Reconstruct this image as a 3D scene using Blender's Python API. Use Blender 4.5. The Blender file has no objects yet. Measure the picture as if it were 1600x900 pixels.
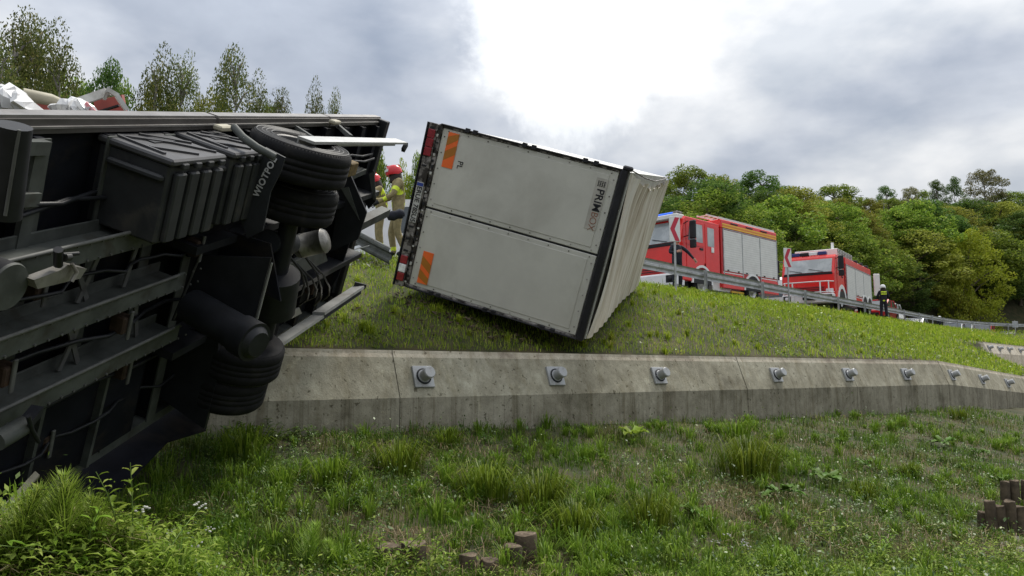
import bpy, bmesh, math, random
import numpy as np
from mathutils import Vector, Matrix

R = random.Random(7)
NR = np.random.default_rng(7)
scn = bpy.context.scene
col = scn.collection

# ------------------------------------------------------------------ camera
F = 1180.0
TH = math.radians(6.3)
CT, ST = math.cos(TH), math.sin(TH)
cam_d = bpy.data.cameras.new("camera")
cam = bpy.data.objects.new("camera", cam_d)
col.objects.link(cam)
cam_d.sensor_width = 36.0
cam_d.lens = 36.0 * F / 1600.0
cam_d.clip_start = 0.05
cam_d.clip_end = 3000
cam.location = (0, 0, 0)
cam.rotation_euler = (math.pi / 2 + TH, 0, 0)
scn.camera = cam
scn.view_settings.view_transform = 'Standard'
scn.view_settings.look = 'None'
scn.view_settings.exposure = 0.45
scn.view_settings.gamma = 1.0


def cw(r, u, f):
    return np.array([r, f * CT - u * ST, f * ST + u * CT])


def ray(x, y):
    return cw((x - 800) / F, (450 - y) / F, 1.0)


def at(x, y, Y):
    """world point seen at photo pixel (x, y) whose world Y (distance ahead) is Y"""
    r = ray(x, y)
    return r * (Y / r[1])


# ------------------------------------------------------------------ world and sun
SUN_EL, SUN_AZ = math.radians(60), math.radians(33)      # azimuth to the right of straight ahead
w = bpy.data.worlds.new("World")
scn.world = w
w.use_nodes = True
nt = w.node_tree
nt.nodes.clear()
N = nt.nodes.new
Lk = nt.links.new


def mth(nt, op, a, b=None, c=None, clamp=False):
    n = nt.nodes.new('ShaderNodeMath')
    n.operation = op
    n.use_clamp = clamp
    for i, v in enumerate((a, b, c)):
        if v is None:
            continue
        if isinstance(v, (int, float)):
            n.inputs[i].default_value = v
        else:
            nt.links.new(v, n.inputs[i])
    return n.outputs[0]


out = N('ShaderNodeOutputWorld')
sky = N('ShaderNodeTexSky')
sky.sky_type = 'NISHITA'
sky.sun_disc = False
sky.sun_elevation = SUN_EL
sky.sun_rotation = SUN_AZ
bg1 = N('ShaderNodeBackground')
Lk(sky.outputs[0], bg1.inputs[0])
bg1.inputs[1].default_value = 0.1
tc = N('ShaderNodeTexCoord')
sep = N('ShaderNodeSeparateXYZ')
Lk(tc.outputs['Generated'], sep.inputs[0])
zz = mth(nt, 'ADD', mth(nt, 'MAXIMUM', sep.outputs[2], 0.0), 0.22)
px = mth(nt, 'DIVIDE', sep.outputs[0], zz)
py = mth(nt, 'DIVIDE', sep.outputs[1], zz)
cmb = N('ShaderNodeCombineXYZ')
Lk(px, cmb.inputs[0])
Lk(py, cmb.inputs[1])


def noise(nt, vec, scale, detail=4, rough=0.55, dist=0.0, off=None):
    n = nt.nodes.new('ShaderNodeTexNoise')
    n.inputs['Scale'].default_value = scale
    n.inputs['Detail'].default_value = detail
    n.inputs['Roughness'].default_value = rough
    n.inputs['Distortion'].default_value = dist
    if off is not None:
        m = nt.nodes.new('ShaderNodeMapping')
        m.inputs['Location'].default_value = off
        nt.links.new(vec, m.inputs[0])
        vec = m.outputs[0]
    nt.links.new(vec, n.inputs['Vector'])
    return n


def ramp(nt, fac, stops, interp='LINEAR'):
    r = nt.nodes.new('ShaderNodeValToRGB')
    r.color_ramp.interpolation = interp
    el = r.color_ramp.elements
    while len(el) < len(stops):
        el.new(0.5)
    for e, (p, c) in zip(el, stops):
        e.position = p
        e.color = (*c, 1) if len(c) == 3 else c
    nt.links.new(fac, r.inputs[0])
    return r.outputs[0]


vsc = N('ShaderNodeVectorMath')
vsc.operation = 'MULTIPLY'
Lk(tc.outputs['Generated'], vsc.inputs[0])
vsc.inputs[1].default_value = (1, 1, 2.0)
n1 = noise(nt, vsc.outputs[0], 2.3, 6, 0.5, 0.1, (3.4, 1.2, 0.5))
cl = ramp(nt, n1.outputs[0], [(0.38, (0.33, 0.365, 0.43)), (0.46, (0.43, 0.46, 0.515)), (0.53, (0.56, 0.58, 0.61)), (0.62, (0.72, 0.725, 0.73))])
n1b = noise(nt, vsc.outputs[0], 5.5, 8, 0.52, 0.15, (8.1, 2.7, 0))
cl2 = ramp(nt, n1b.outputs[0], [(0.34, (0.76, 0.79, 0.83)), (0.5, (0.98, 0.98, 0.98)), (0.64, (1.14, 1.13, 1.11))])
mm = N('ShaderNodeMix')
mm.data_type = 'RGBA'
mm.blend_type = 'MULTIPLY'
mm.inputs[0].default_value = 1
Lk(cl, mm.inputs[6])
Lk(cl2, mm.inputs[7])
# the bright thin place in the cloud before the sun
gdir = Vector(tuple(ray(905, 55))).normalized()
dt = N('ShaderNodeVectorMath')
dt.operation = 'DOT_PRODUCT'
nrm = N('ShaderNodeVectorMath')
nrm.operation = 'NORMALIZE'
Lk(tc.outputs['Generated'], nrm.inputs[0])
Lk(nrm.outputs[0], dt.inputs[0])
dt.inputs[1].default_value = gdir
ang = mth(nt, 'ARCCOSINE', mth(nt, 'MINIMUM', dt.outputs['Value'], 0.99999))
n2 = noise(nt, nrm.outputs[0], 4.2, 9, 0.62, 0.3, (1.4, 5.2, 0.3))
edge = mth(nt, 'ADD', ang, mth(nt, 'MULTIPLY', mth(nt, 'SUBTRACT', n2.outputs[0], 0.5), 0.30))
gap = ramp(nt, edge, [(0.085, (1, 1, 1)), (0.11, (0.75, 0.75, 0.75)), (0.135, (0.25, 0.25, 0.25)), (0.19, (0, 0, 0))], 'EASE')
mg = N('ShaderNodeMix')
mg.data_type = 'RGBA'
Lk(gap, mg.inputs[0])
Lk(mm.outputs[2], mg.inputs[6])
mg.inputs[7].default_value = (1.55, 1.55, 1.5, 1)
ov = mth(nt, 'ADD', mth(nt, 'MULTIPLY', mth(nt, 'MAXIMUM', sep.outputs[2], 0.0), 1.2), 0.60)
vm = N('ShaderNodeVectorMath')
vm.operation = 'SCALE'
Lk(mg.outputs[2], vm.inputs[0])
Lk(ov, vm.inputs['Scale'])
bg2 = N('ShaderNodeBackground')
Lk(vm.outputs[0], bg2.inputs[0])
bg2.inputs[1].default_value = 1.04
mx = N('ShaderNodeMixShader')
mx.inputs[0].default_value = 0.95
Lk(bg1.outputs[0], mx.inputs[1])
Lk(bg2.outputs[0], mx.inputs[2])
Lk(mx.outputs[0], out.inputs[0])

sd = bpy.data.lights.new("sun", 'SUN')
sd.energy = 2.7
sd.angle = math.radians(14)
sd.color = (1.0, 0.95, 0.86)
so = bpy.data.objects.new("sun", sd)
col.objects.link(so)
sv = Vector((math.sin(SUN_AZ) * math.cos(SUN_EL), math.cos(SUN_AZ) * math.cos(SUN_EL), math.sin(SUN_EL)))
so.rotation_euler = (-sv).to_track_quat('-Z', 'Y').to_euler()
so.location = (20, 40, 60)

# ------------------------------------------------------------------ materials
MATS = {}


def mat(name, c, rough=0.7, metal=0.0, var=0.15, scale=4.0, bump=0.0, bscale=40.0, c2=None, lo=0.35, hi=0.65, spec=0.4, det=5, dirt=None, dscale=1.5, dlo=.55, dhi=.75):
    if name in MATS:
        return MATS[name]
    m = bpy.data.materials.new(name)
    m.use_nodes = True
    t = m.node_tree
    b = t.nodes['Principled BSDF']
    b.inputs['Roughness'].default_value = rough
    b.inputs['Metallic'].default_value = metal
    b.inputs['Specular IOR Level'].default_value = spec
    co = t.nodes.new('ShaderNodeTexCoord').outputs['Object']
    n = noise(t, co, scale, det, 0.6)
    if c2 is None:
        c2 = tuple(min(1, v * (1 + var)) for v in c)
        c1 = tuple(v * (1 - var) for v in c)
    else:
        c1 = c
    r = ramp(t, n.outputs[0], [(lo, c1), (hi, c2)])
    if dirt is not None:
        nd = noise(t, co, dscale, 8, 0.65, 0.4, (4, 7, 2))
        f = ramp(t, nd.outputs[0], [(dlo, (0, 0, 0)), (dhi, (1, 1, 1))])
        mxx = t.nodes.new('ShaderNodeMix')
        mxx.data_type = 'RGBA'
        t.links.new(f, mxx.inputs[0])
        t.links.new(r, mxx.inputs[6])
        mxx.inputs[7].default_value = (*dirt, 1)
        r = mxx.outputs[2]
    t.links.new(r, b.inputs['Base Color'])
    if bump:
        bn = noise(t, co, bscale, 5, 0.6)
        bp = t.nodes.new('ShaderNodeBump')
        bp.inputs['Strength'].default_value = bump
        bp.inputs['Distance'].default_value = 0.01
        t.links.new(bn.outputs[0], bp.inputs['Height'])
        t.links.new(bp.outputs[0], b.inputs['Normal'])
    MATS[name] = m
    return m


def leafmat(name, stops, trans=0.35, patch=None, pscale=0.6, gloss=0.015, plo=.42, phi=.58, vn=None):
    m = bpy.data.materials.new(name)
    m.use_nodes = True
    t = m.node_tree
    t.nodes.clear()
    o = t.nodes.new('ShaderNodeOutputMaterial')
    g = t.nodes.new('ShaderNodeNewGeometry')
    r = ramp(t, g.outputs['Random Per Island'], stops)
    if patch:
        r2 = ramp(t, g.outputs['Random Per Island'], patch)
        n = noise(t, g.outputs['Position'], pscale, 4, 0.6)
        f = ramp(t, n.outputs[0], [(plo, (0, 0, 0)), (phi, (1, 1, 1))])
        x = t.nodes.new('ShaderNodeMix')
        x.data_type = 'RGBA'
        t.links.new(f, x.inputs[0])
        t.links.new(r, x.inputs[6])
        t.links.new(r2, x.inputs[7])
        r = x.outputs[2]
    if vn:
        n9 = noise(t, g.outputs['Position'], vn[0], 5, 0.65, 0, (5, 2, 1))
        v9 = ramp(t, n9.outputs[0], [(.36, (vn[1],) * 3), (.62, (vn[2],) * 3)])
        x9 = t.nodes.new('ShaderNodeMix')
        x9.data_type = 'RGBA'
        x9.blend_type = 'MULTIPLY'
        x9.inputs[0].default_value = 1
        t.links.new(r, x9.inputs[6])
        t.links.new(v9, x9.inputs[7])
        r = x9.outputs[2]
    oi = t.nodes.new('ShaderNodeObjectInfo')
    h = t.nodes.new('ShaderNodeHueSaturation')
    t.links.new(r, h.inputs['Color'])
    t.links.new(mth(t, 'ADD', mth(t, 'MULTIPLY', oi.outputs['Random'], 0.024), 0.488), h.inputs['Hue'])
    t.links.new(mth(t, 'ADD', mth(t, 'MULTIPLY', oi.outputs['Random'], 0.45), 0.8), h.inputs['Value'])
    d = t.nodes.new('ShaderNodeBsdfDiffuse')
    tr = t.nodes.new('ShaderNodeBsdfTranslucent')
    gl = t.nodes.new('ShaderNodeBsdfGlossy')
    gl.inputs['Roughness'].default_value = 0.45
    for s in (d, tr):
        t.links.new(h.outputs[0], s.inputs['Color'])
    m1 = t.nodes.new('ShaderNodeMixShader')
    m1.inputs[0].default_value = trans
    t.links.new(d.outputs[0], m1.inputs[1])
    t.links.new(tr.outputs[0], m1.inputs[2])
    m2 = t.nodes.new('ShaderNodeMixShader')
    m2.inputs[0].default_value = gloss
    t.links.new(m1.outputs[0], m2.inputs[1])
    t.links.new(gl.outputs[0], m2.inputs[2])
    t.links.new(m2.outputs[0], o.inputs[0])
    MATS[name] = m
    return m


def emit(name, c, s):
    m = bpy.data.materials.new(name)
    m.use_nodes = True
    b = m.node_tree.nodes['Principled BSDF']
    b.inputs['Base Color'].default_value = (*c, 1)
    b.inputs['Emission Color'].default_value = (*c, 1)
    b.inputs['Emission Strength'].default_value = s
    return m


M_asphalt = mat('asphalt', (0.05, 0.05, 0.052), 0.9, var=.2, scale=6, bump=.3)
M_soil = mat('soil_green', (0.030, 0.036, 0.011), 0.95, c2=(0.07, 0.058, 0.026), scale=2.2, lo=.4, hi=.62, bump=.6, bscale=14)
M_rail = mat('galvanised', (0.40, 0.41, 0.42), 0.5, 0.5, var=.18, scale=3, dirt=(.16, .15, .13), dscale=5)
M_deck = mat('deck_underside_black', (0.008, 0.009, 0.013), 0.75, var=.35, scale=3, spec=.12, dirt=(.030, .025, .019), dscale=2.5, dlo=.5)
M_beam = mat('chassis_grey_green', (0.068, 0.074, 0.068), 0.6, var=.3, scale=5, spec=.25, dirt=(.034, .026, .018), dscale=4)
M_brace = mat('brace_grey', (0.10, 0.102, 0.096), 0.6, var=.25, scale=6, spec=.25)
M_siderail = mat('side_board_brown_grey', (0.085, 0.078, 0.072), 0.5, .2, var=.25, scale=2.5, dirt=(.06, .05, .045), dscale=3, dlo=.5)
M_siderail2 = mat('side_board_light', (0.21, 0.20, 0.19), 0.45, .3, var=.2, scale=4, dirt=(.14, .12, .10), dscale=4)
M_tyre = mat('tyre_rubber', (0.010, 0.010, 0.011), 0.8, var=.3, scale=9, bump=.2, bscale=60, spec=.2, dirt=(.028, .026, .023), dscale=5, dlo=.55)
M_sidewall = mat('tyre_sidewall_ring', (0.05, 0.05, 0.05), 0.6, var=.3, scale=9)
M_rust = mat('rusty_steel', (0.045, 0.030, 0.022), 0.8, var=.4, scale=14, spec=.2, dirt=(.09, .05, .03), dscale=9)
M_rim = mat('rim_dark', (0.05, 0.05, 0.05), 0.5, .4, var=.3, scale=8)
M_plasticbox = mat('black_plastic', (0.028, 0.030, 0.032), 0.55, var=.2, scale=6, spec=.3, dirt=(.06, .056, .05), dscale=5, dlo=.55)
M_lid = mat('grey_plastic_lid', (0.055, 0.055, 0.058), 0.5, var=.2, scale=6, spec=.35)
M_black = mat('black_paint', (0.014, 0.015, 0.018), 0.5, var=.3, scale=5, spec=.3)
M_blackmat = mat('black_rubber_flap', (0.022, 0.024, 0.028), 0.6, var=.2, scale=5, spec=.25)
M_silver = mat('aluminium', (0.36, 0.365, 0.355), 0.42, 0.55, var=.15, scale=5, dirt=(.25, .23, .2), dscale=5)
M_tank = mat('tank_silver', (0.25, 0.24, 0.22), 0.4, 0.4, var=.2, scale=6, dirt=(.1, .09, .07), dscale=6)
M_wood = mat('ochre_block', (0.16, 0.11, 0.04), 0.8, var=.4, scale=12)
M_door = mat('trailer_door_white', (0.56, 0.55, 0.50), 0.4, var=.06, scale=1.4, spec=.4, dirt=(.43, .415, .37), dscale=1.1, dlo=.48, dhi=.8, bump=.05, bscale=3)
M_doorframe = mat('trailer_frame_white', (0.50, 0.50, 0.47), 0.45, var=.1, scale=4, dirt=(.3, .28, .25), dscale=5)
M_gasket = mat('gasket_black', (0.012, 0.012, 0.016), 0.5, var=.3, scale=6, dirt=(.07, .065, .06), dscale=6, dlo=.62)
M_tarp = mat('roof_tarp_cream', (0.62, 0.58, 0.50), 0.75, c2=(.76, .74, .69), scale=2.5, lo=.38, hi=.6, dirt=(.36, .29, .2), dscale=2.6, dlo=.55, dhi=.85)
def tarp_mat():
    m = bpy.data.materials.new('roof_tarp_cream')
    m.use_nodes = True
    t = m.node_tree
    b = t.nodes['Principled BSDF']
    b.inputs['Roughness'].default_value = .7
    co = t.nodes.new('ShaderNodeTexCoord').outputs['Object']
    mp = t.nodes.new('ShaderNodeMapping')
    mp.inputs['Scale'].default_value = (1, 2.6, .35)
    t.links.new(co, mp.inputs[0])
    n = noise(t, mp.outputs[0], 1.7, 8, .68, .3)
    r = ramp(t, n.outputs[0], [(.3, (.30, .25, .19)), (.42, (.46, .41, .33)), (.55, (.62, .59, .52)), (.7, (.70, .68, .63))])
    t.links.new(r, b.inputs['Base Color'])
    return m


M_tarp = tarp_mat()
M_rearframe = mat('rear_frame_grimy', (0.28, 0.26, 0.25), 0.55, .2, var=.3, scale=7, dirt=(.03, .025, .022), dscale=7, dlo=.45, dhi=.55)
M_redlamp = mat('lamp_red', (0.24, 0.02, 0.03), 0.25, var=.2, scale=20)
M_orange = mat('orange_reflective', (0.85, 0.15, 0.03), 0.4, var=.06)
M_orange2 = mat('ochre_reflective', (0.40, 0.15, 0.02), 0.4, var=.06)
M_labelgrey = mat('label_grey', (0.42, 0.40, 0.36), 0.6, var=.12, scale=9)
M_labelink = mat('ink_black', (0.015, 0.015, 0.02), 0.5, var=.1)
M_labelbrown = mat('ink_brown', (0.25, 0.10, 0.06), 0.6, var=.1)
M_textwhite = mat('ink_white', (0.5, 0.5, 0.52), 0.6, var=.1)
M_plate = mat('plate_white', (0.5, 0.5, 0.48), 0.5, var=.1)
M_blue = mat('plate_blue', (0.03, 0.06, 0.3), 0.4)
M_firered = mat('fire_red', (0.74, 0.022, 0.018), 0.25, var=.07, scale=2, spec=.6)
M_firered2 = mat('fire_red_panel', (0.48, 0.018, 0.02), 0.35, var=.07, scale=2, spec=.5)
M_white = mat('vehicle_white', (0.78, 0.78, 0.78), 0.35, var=.05, spec=.5)
M_shutter = mat('shutter_aluminium', (0.72, 0.72, 0.70), 0.5, .15, var=.06, scale=3)
M_glass = mat('vehicle_glass', (0.05, 0.06, 0.065), 0.08, var=.3, scale=1.2, spec=.9)
M_glassl = mat('windscreen_glass', (0.28, 0.31, 0.32), 0.08, c2=(.55, .58, .59), scale=1.1, spec=.8, lo=.4, hi=.7)
M_yellow = mat('stripe_yellow', (0.85, 0.50, 0.04), 0.4, var=.05)
M_stripeor = mat('stripe_orange', (0.75, 0.22, 0.03), 0.4, var=.05)
M_lampclear = mat('lamp_clear', (0.75, 0.76, 0.78), 0.15, var=.15, scale=20, spec=.8)
M_bluelamp = emit('beacon_blue', (0.03, 0.14, 0.75), 0.35)
M_bluedark = mat('beacon_dark_blue', (0.02, 0.03, 0.16), 0.2, var=.2, scale=20)
M_hub = mat('hub_silver', (0.45, 0.45, 0.45), 0.4, .6, var=.15, scale=9)
M_signred = mat('sign_red', (0.50, 0.03, 0.06), 0.45, var=.06)
M_signwhite = mat('sign_white', (0.68, 0.69, 0.69), 0.45, var=.05)
M_skin = mat('skin', (0.50, 0.27, 0.20), 0.6, var=.08, scale=10)
M_hair = mat('hair_dark', (0.02, 0.013, 0.01), 0.7)
M_navy = mat('cloth_navy', (0.014, 0.016, 0.026), 0.85, var=.3, scale=14)
M_tan = mat('cloth_tan', (0.26, 0.215, 0.11), 0.85, var=.2, scale=14)
M_hivis = mat('hivis_yellow', (0.70, 0.85, 0.05), 0.5, var=.1, scale=20)
M_reflect = mat('reflective_grey', (0.55, 0.55, 0.55), 0.4, var=.1, scale=20)
M_helmred = mat('helmet_red', (0.60, 0.03, 0.04), 0.25, var=.1)
M_helmwhite = mat('helmet_white', (0.8, 0.8, 0.8), 0.25, var=.05)
M_bark = mat('bark', (0.10, 0.08, 0.06), 0.9, var=.4, scale=6)
M_birch = mat('birch_bark', (0.45, 0.43, 0.40), 0.8, c2=(.12, .1, .09), scale=5)
M_logside = mat('log_side', (0.045, 0.034, 0.022), 0.95, c2=(.12, .09, .06), scale=9, bump=.8, bscale=30)
M_logtop = mat('log_top', (0.08, 0.06, 0.042), 0.95, c2=(.19, .145, .10), scale=14, bump=.6, bscale=40)
M_earth = mat('earth_brown', (0.06, 0.042, 0.025), 0.95, c2=(.13, .10, .065), scale=12, bump=.6)
M_stone = mat('stone_grey', (0.30, 0.28, 0.26), 0.9, var=.3, scale=8, bump=.5)
M_plastic = mat('plastic_sheet_white', (0.62, 0.62, 0.62), 0.3, c2=(.82, .82, .82), scale=6, spec=.5)
M_tanpipe = mat('pipe_tan', (0.38, 0.35, 0.26), 0.6, var=.12, scale=5)
M_redpaint = mat('red_oxide', (0.28, 0.05, 0.035), 0.6, var=.2, scale=6)
M_carsilver = mat('car_silver', (0.42, 0.44, 0.46), 0.3, .4, var=.05)
M_carred = mat('car_red', (0.55, 0.02, 0.03), 0.3, var=.05)
M_gravel = mat('gravel_path', (0.25, 0.22, 0.17), 0.95, c2=(.42, .37, .30), scale=9, bump=.6, bscale=30)


def concrete(name, base, light, dark, streak):
    m = bpy.data.materials.new(name)
    m.use_nodes = True
    t = m.node_tree
    b = t.nodes['Principled BSDF']
    b.inputs['Roughness'].default_value = 0.92
    b.inputs['Specular IOR Level'].default_value = .2
    co = t.nodes.new('ShaderNodeNewGeometry').outputs['Position']
    n = noise(t, co, 1.4, 7, 0.65, .3)
    r = ramp(t, n.outputs[0], [(.3, dark), (.48, base), (.7, light)])
    # fine speckle and pits
    s = noise(t, co, 45, 3, 0.7)
    sr = ramp(t, s.outputs[0], [(.3, (.62, .61, .58)), (.42, (1, 1, 1)), (.62, (1, 1, 1)), (.72, (1.18, 1.18, 1.15))])
    s3 = noise(t, co, 9, 6, 0.7)
    s3r = ramp(t, s3.outputs[0], [(.35, (.82, .81, .79)), (.65, (1.12, 1.12, 1.12))])
    # run-off streaks: stretched down the face
    mp = t.nodes.new('ShaderNodeMapping')
    mp.inputs['Scale'].default_value = (3.2, 3.2, 0.22)
    t.links.new(co, mp.inputs[0])
    k = noise(t, mp.outputs[0], 1.6, 6, 0.7, .2)
    kr = ramp(t, k.outputs[0], [(.36, (streak, streak * .97, streak * .9)), (.5, (1, 1, 1))])
    mp2 = t.nodes.new('ShaderNodeMapping')
    mp2.inputs['Scale'].default_value = (7, 7, 0.04)
    t.links.new(co, mp2.inputs[0])
    k2 = noise(t, mp2.outputs[0], 1.0, 3, 0.5)
    k2r = ramp(t, k2.outputs[0], [(.40, (1, 1, 1)), (.425, (.72, .71, .68)), (.445, (1, 1, 1)), (.6, (1.04, 1.04, 1.03)), (.68, (.93, .93, .91))]) if streak < .7 else ramp(t, k2.outputs[0], [(.4, (.95, .95, .94)), (.6, (1.05, 1.05, 1.04))])
    pt = noise(t, co, 16, 2, .5)
    ptr = ramp(t, pt.outputs[0], [(.66, (1, 1, 1)), (.70, (.5, .49, .46)), (.76, (.42, .41, .38))])
    wt = noise(t, co, 3.3, 9, .75, 1.2)
    wtr = ramp(t, wt.outputs[0], [(.60, (1, 1, 1)), (.66, (1.35, 1.35, 1.32))])
    cur = r
    for q in (sr, s3r, kr, k2r, ptr, wtr):
        x = t.nodes.new('ShaderNodeMix')
        x.data_type = 'RGBA'
        x.blend_type = 'MULTIPLY'
        x.inputs[0].default_value = 1
        t.links.new(cur, x.inputs[6])
        t.links.new(q, x.inputs[7])
        cur = x.outputs[2]
    t.links.new(cur, b.inputs['Base Color'])
    bp = t.nodes.new('ShaderNodeBump')
    bp.inputs['Strength'].default_value = .5
    bp.inputs['Distance'].default_value = 0.01
    t.links.new(s.outputs[0], bp.inputs['Height'])
    t.links.new(bp.outputs[0], b.inputs['Normal'])
    return m


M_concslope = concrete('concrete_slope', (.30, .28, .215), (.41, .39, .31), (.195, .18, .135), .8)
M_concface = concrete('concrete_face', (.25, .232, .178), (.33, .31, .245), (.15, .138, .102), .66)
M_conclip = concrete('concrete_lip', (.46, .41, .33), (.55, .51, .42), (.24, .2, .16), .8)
M_conc2 = concrete('concrete_pale', (.50, .455, .38), (.58, .54, .47), (.38, .345, .28), .8)

GREEN_A = [(0.0, (0.030, 0.060, 0.010)), (0.45, (0.065, 0.115, 0.016)), (0.8, (0.11, 0.17, 0.025)), (1.0, (0.20, 0.22, 0.06))]
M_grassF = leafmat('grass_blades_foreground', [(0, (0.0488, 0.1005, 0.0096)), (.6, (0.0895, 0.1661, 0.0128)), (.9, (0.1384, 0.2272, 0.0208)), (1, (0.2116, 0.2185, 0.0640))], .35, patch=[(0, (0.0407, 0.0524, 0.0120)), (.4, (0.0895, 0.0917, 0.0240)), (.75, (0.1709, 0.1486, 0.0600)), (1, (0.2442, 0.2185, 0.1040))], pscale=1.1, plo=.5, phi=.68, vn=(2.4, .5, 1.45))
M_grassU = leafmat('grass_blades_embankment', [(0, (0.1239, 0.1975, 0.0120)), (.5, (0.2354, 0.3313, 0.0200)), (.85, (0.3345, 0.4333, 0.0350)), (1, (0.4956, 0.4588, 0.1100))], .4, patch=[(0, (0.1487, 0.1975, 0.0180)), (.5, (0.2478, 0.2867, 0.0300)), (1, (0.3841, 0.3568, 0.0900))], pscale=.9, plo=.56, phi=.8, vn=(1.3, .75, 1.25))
M_tuft = leafmat('tall_grass', [(0, (0.0661, 0.1153, 0.0095)), (.6, (0.1222, 0.1863, 0.0149)), (1, (0.1833, 0.2395, 0.0338))], .4)
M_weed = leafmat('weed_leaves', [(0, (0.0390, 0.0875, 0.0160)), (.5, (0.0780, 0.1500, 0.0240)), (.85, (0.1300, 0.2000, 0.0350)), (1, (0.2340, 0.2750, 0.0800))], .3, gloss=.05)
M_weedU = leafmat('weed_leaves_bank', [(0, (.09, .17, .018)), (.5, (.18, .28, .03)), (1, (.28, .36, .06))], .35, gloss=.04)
M_brightleaf = leafmat('bright_weed', [(0, (.12, .20, .022)), (.6, (.21, .31, .035)), (1, (.32, .39, .09))], .4)
M_straw = leafmat('dry_straw', [(0, (.14, .10, .05)), (.6, (.26, .20, .11)), (1, (.38, .31, .2))], .2)
M_flower = leafmat('white_florets', [(0, (.4, .4, .36)), (1, (.6, .6, .56))], .3)
L_mid = leafmat('leaf_mid_green', [(0, (0.0757, 0.1256, 0.0182)), (.5, (0.1602, 0.2409, 0.0297)), (.9, (0.2619, 0.3534, 0.0462)), (1, (0.4366, 0.4450, 0.0990))], .42)
L_dark = leafmat('leaf_dark_green', [(0, (0.0374, 0.0827, 0.0175)), (.6, (0.0863, 0.1545, 0.0280)), (1, (0.1581, 0.2346, 0.0490))], .42)
L_olive = leafmat('leaf_olive', [(0, (0.1135, 0.1306, 0.0200)), (.5, (0.2088, 0.2274, 0.0315)), (1, (0.3402, 0.3368, 0.0644))], .42)
L_yellow = leafmat('leaf_yellow_green', [(0, (.20, .28, .02)), (.5, (.33, .42, .03)), (1, (.45, .50, .07))], .4)
L_birch = leafmat('leaf_birch', [(0, (0.0600, 0.0841, 0.0216)), (.5, (0.1125, 0.1450, 0.0336)), (.85, (0.1800, 0.2102, 0.0540)), (1, (0.3300, 0.2900, 0.1200))], .35)
L_cream = leafmat('leaf_pale_seeded', [(0, (0.0720, 0.0900, 0.0275)), (.5, (0.1800, 0.1800, 0.0770)), (1, (0.3840, 0.3480, 0.1980))], .3)


# ------------------------------------------------------------------ mesh helpers
def V3(p):
    return Vector((float(p[0]), float(p[1]), float(p[2])))


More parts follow.
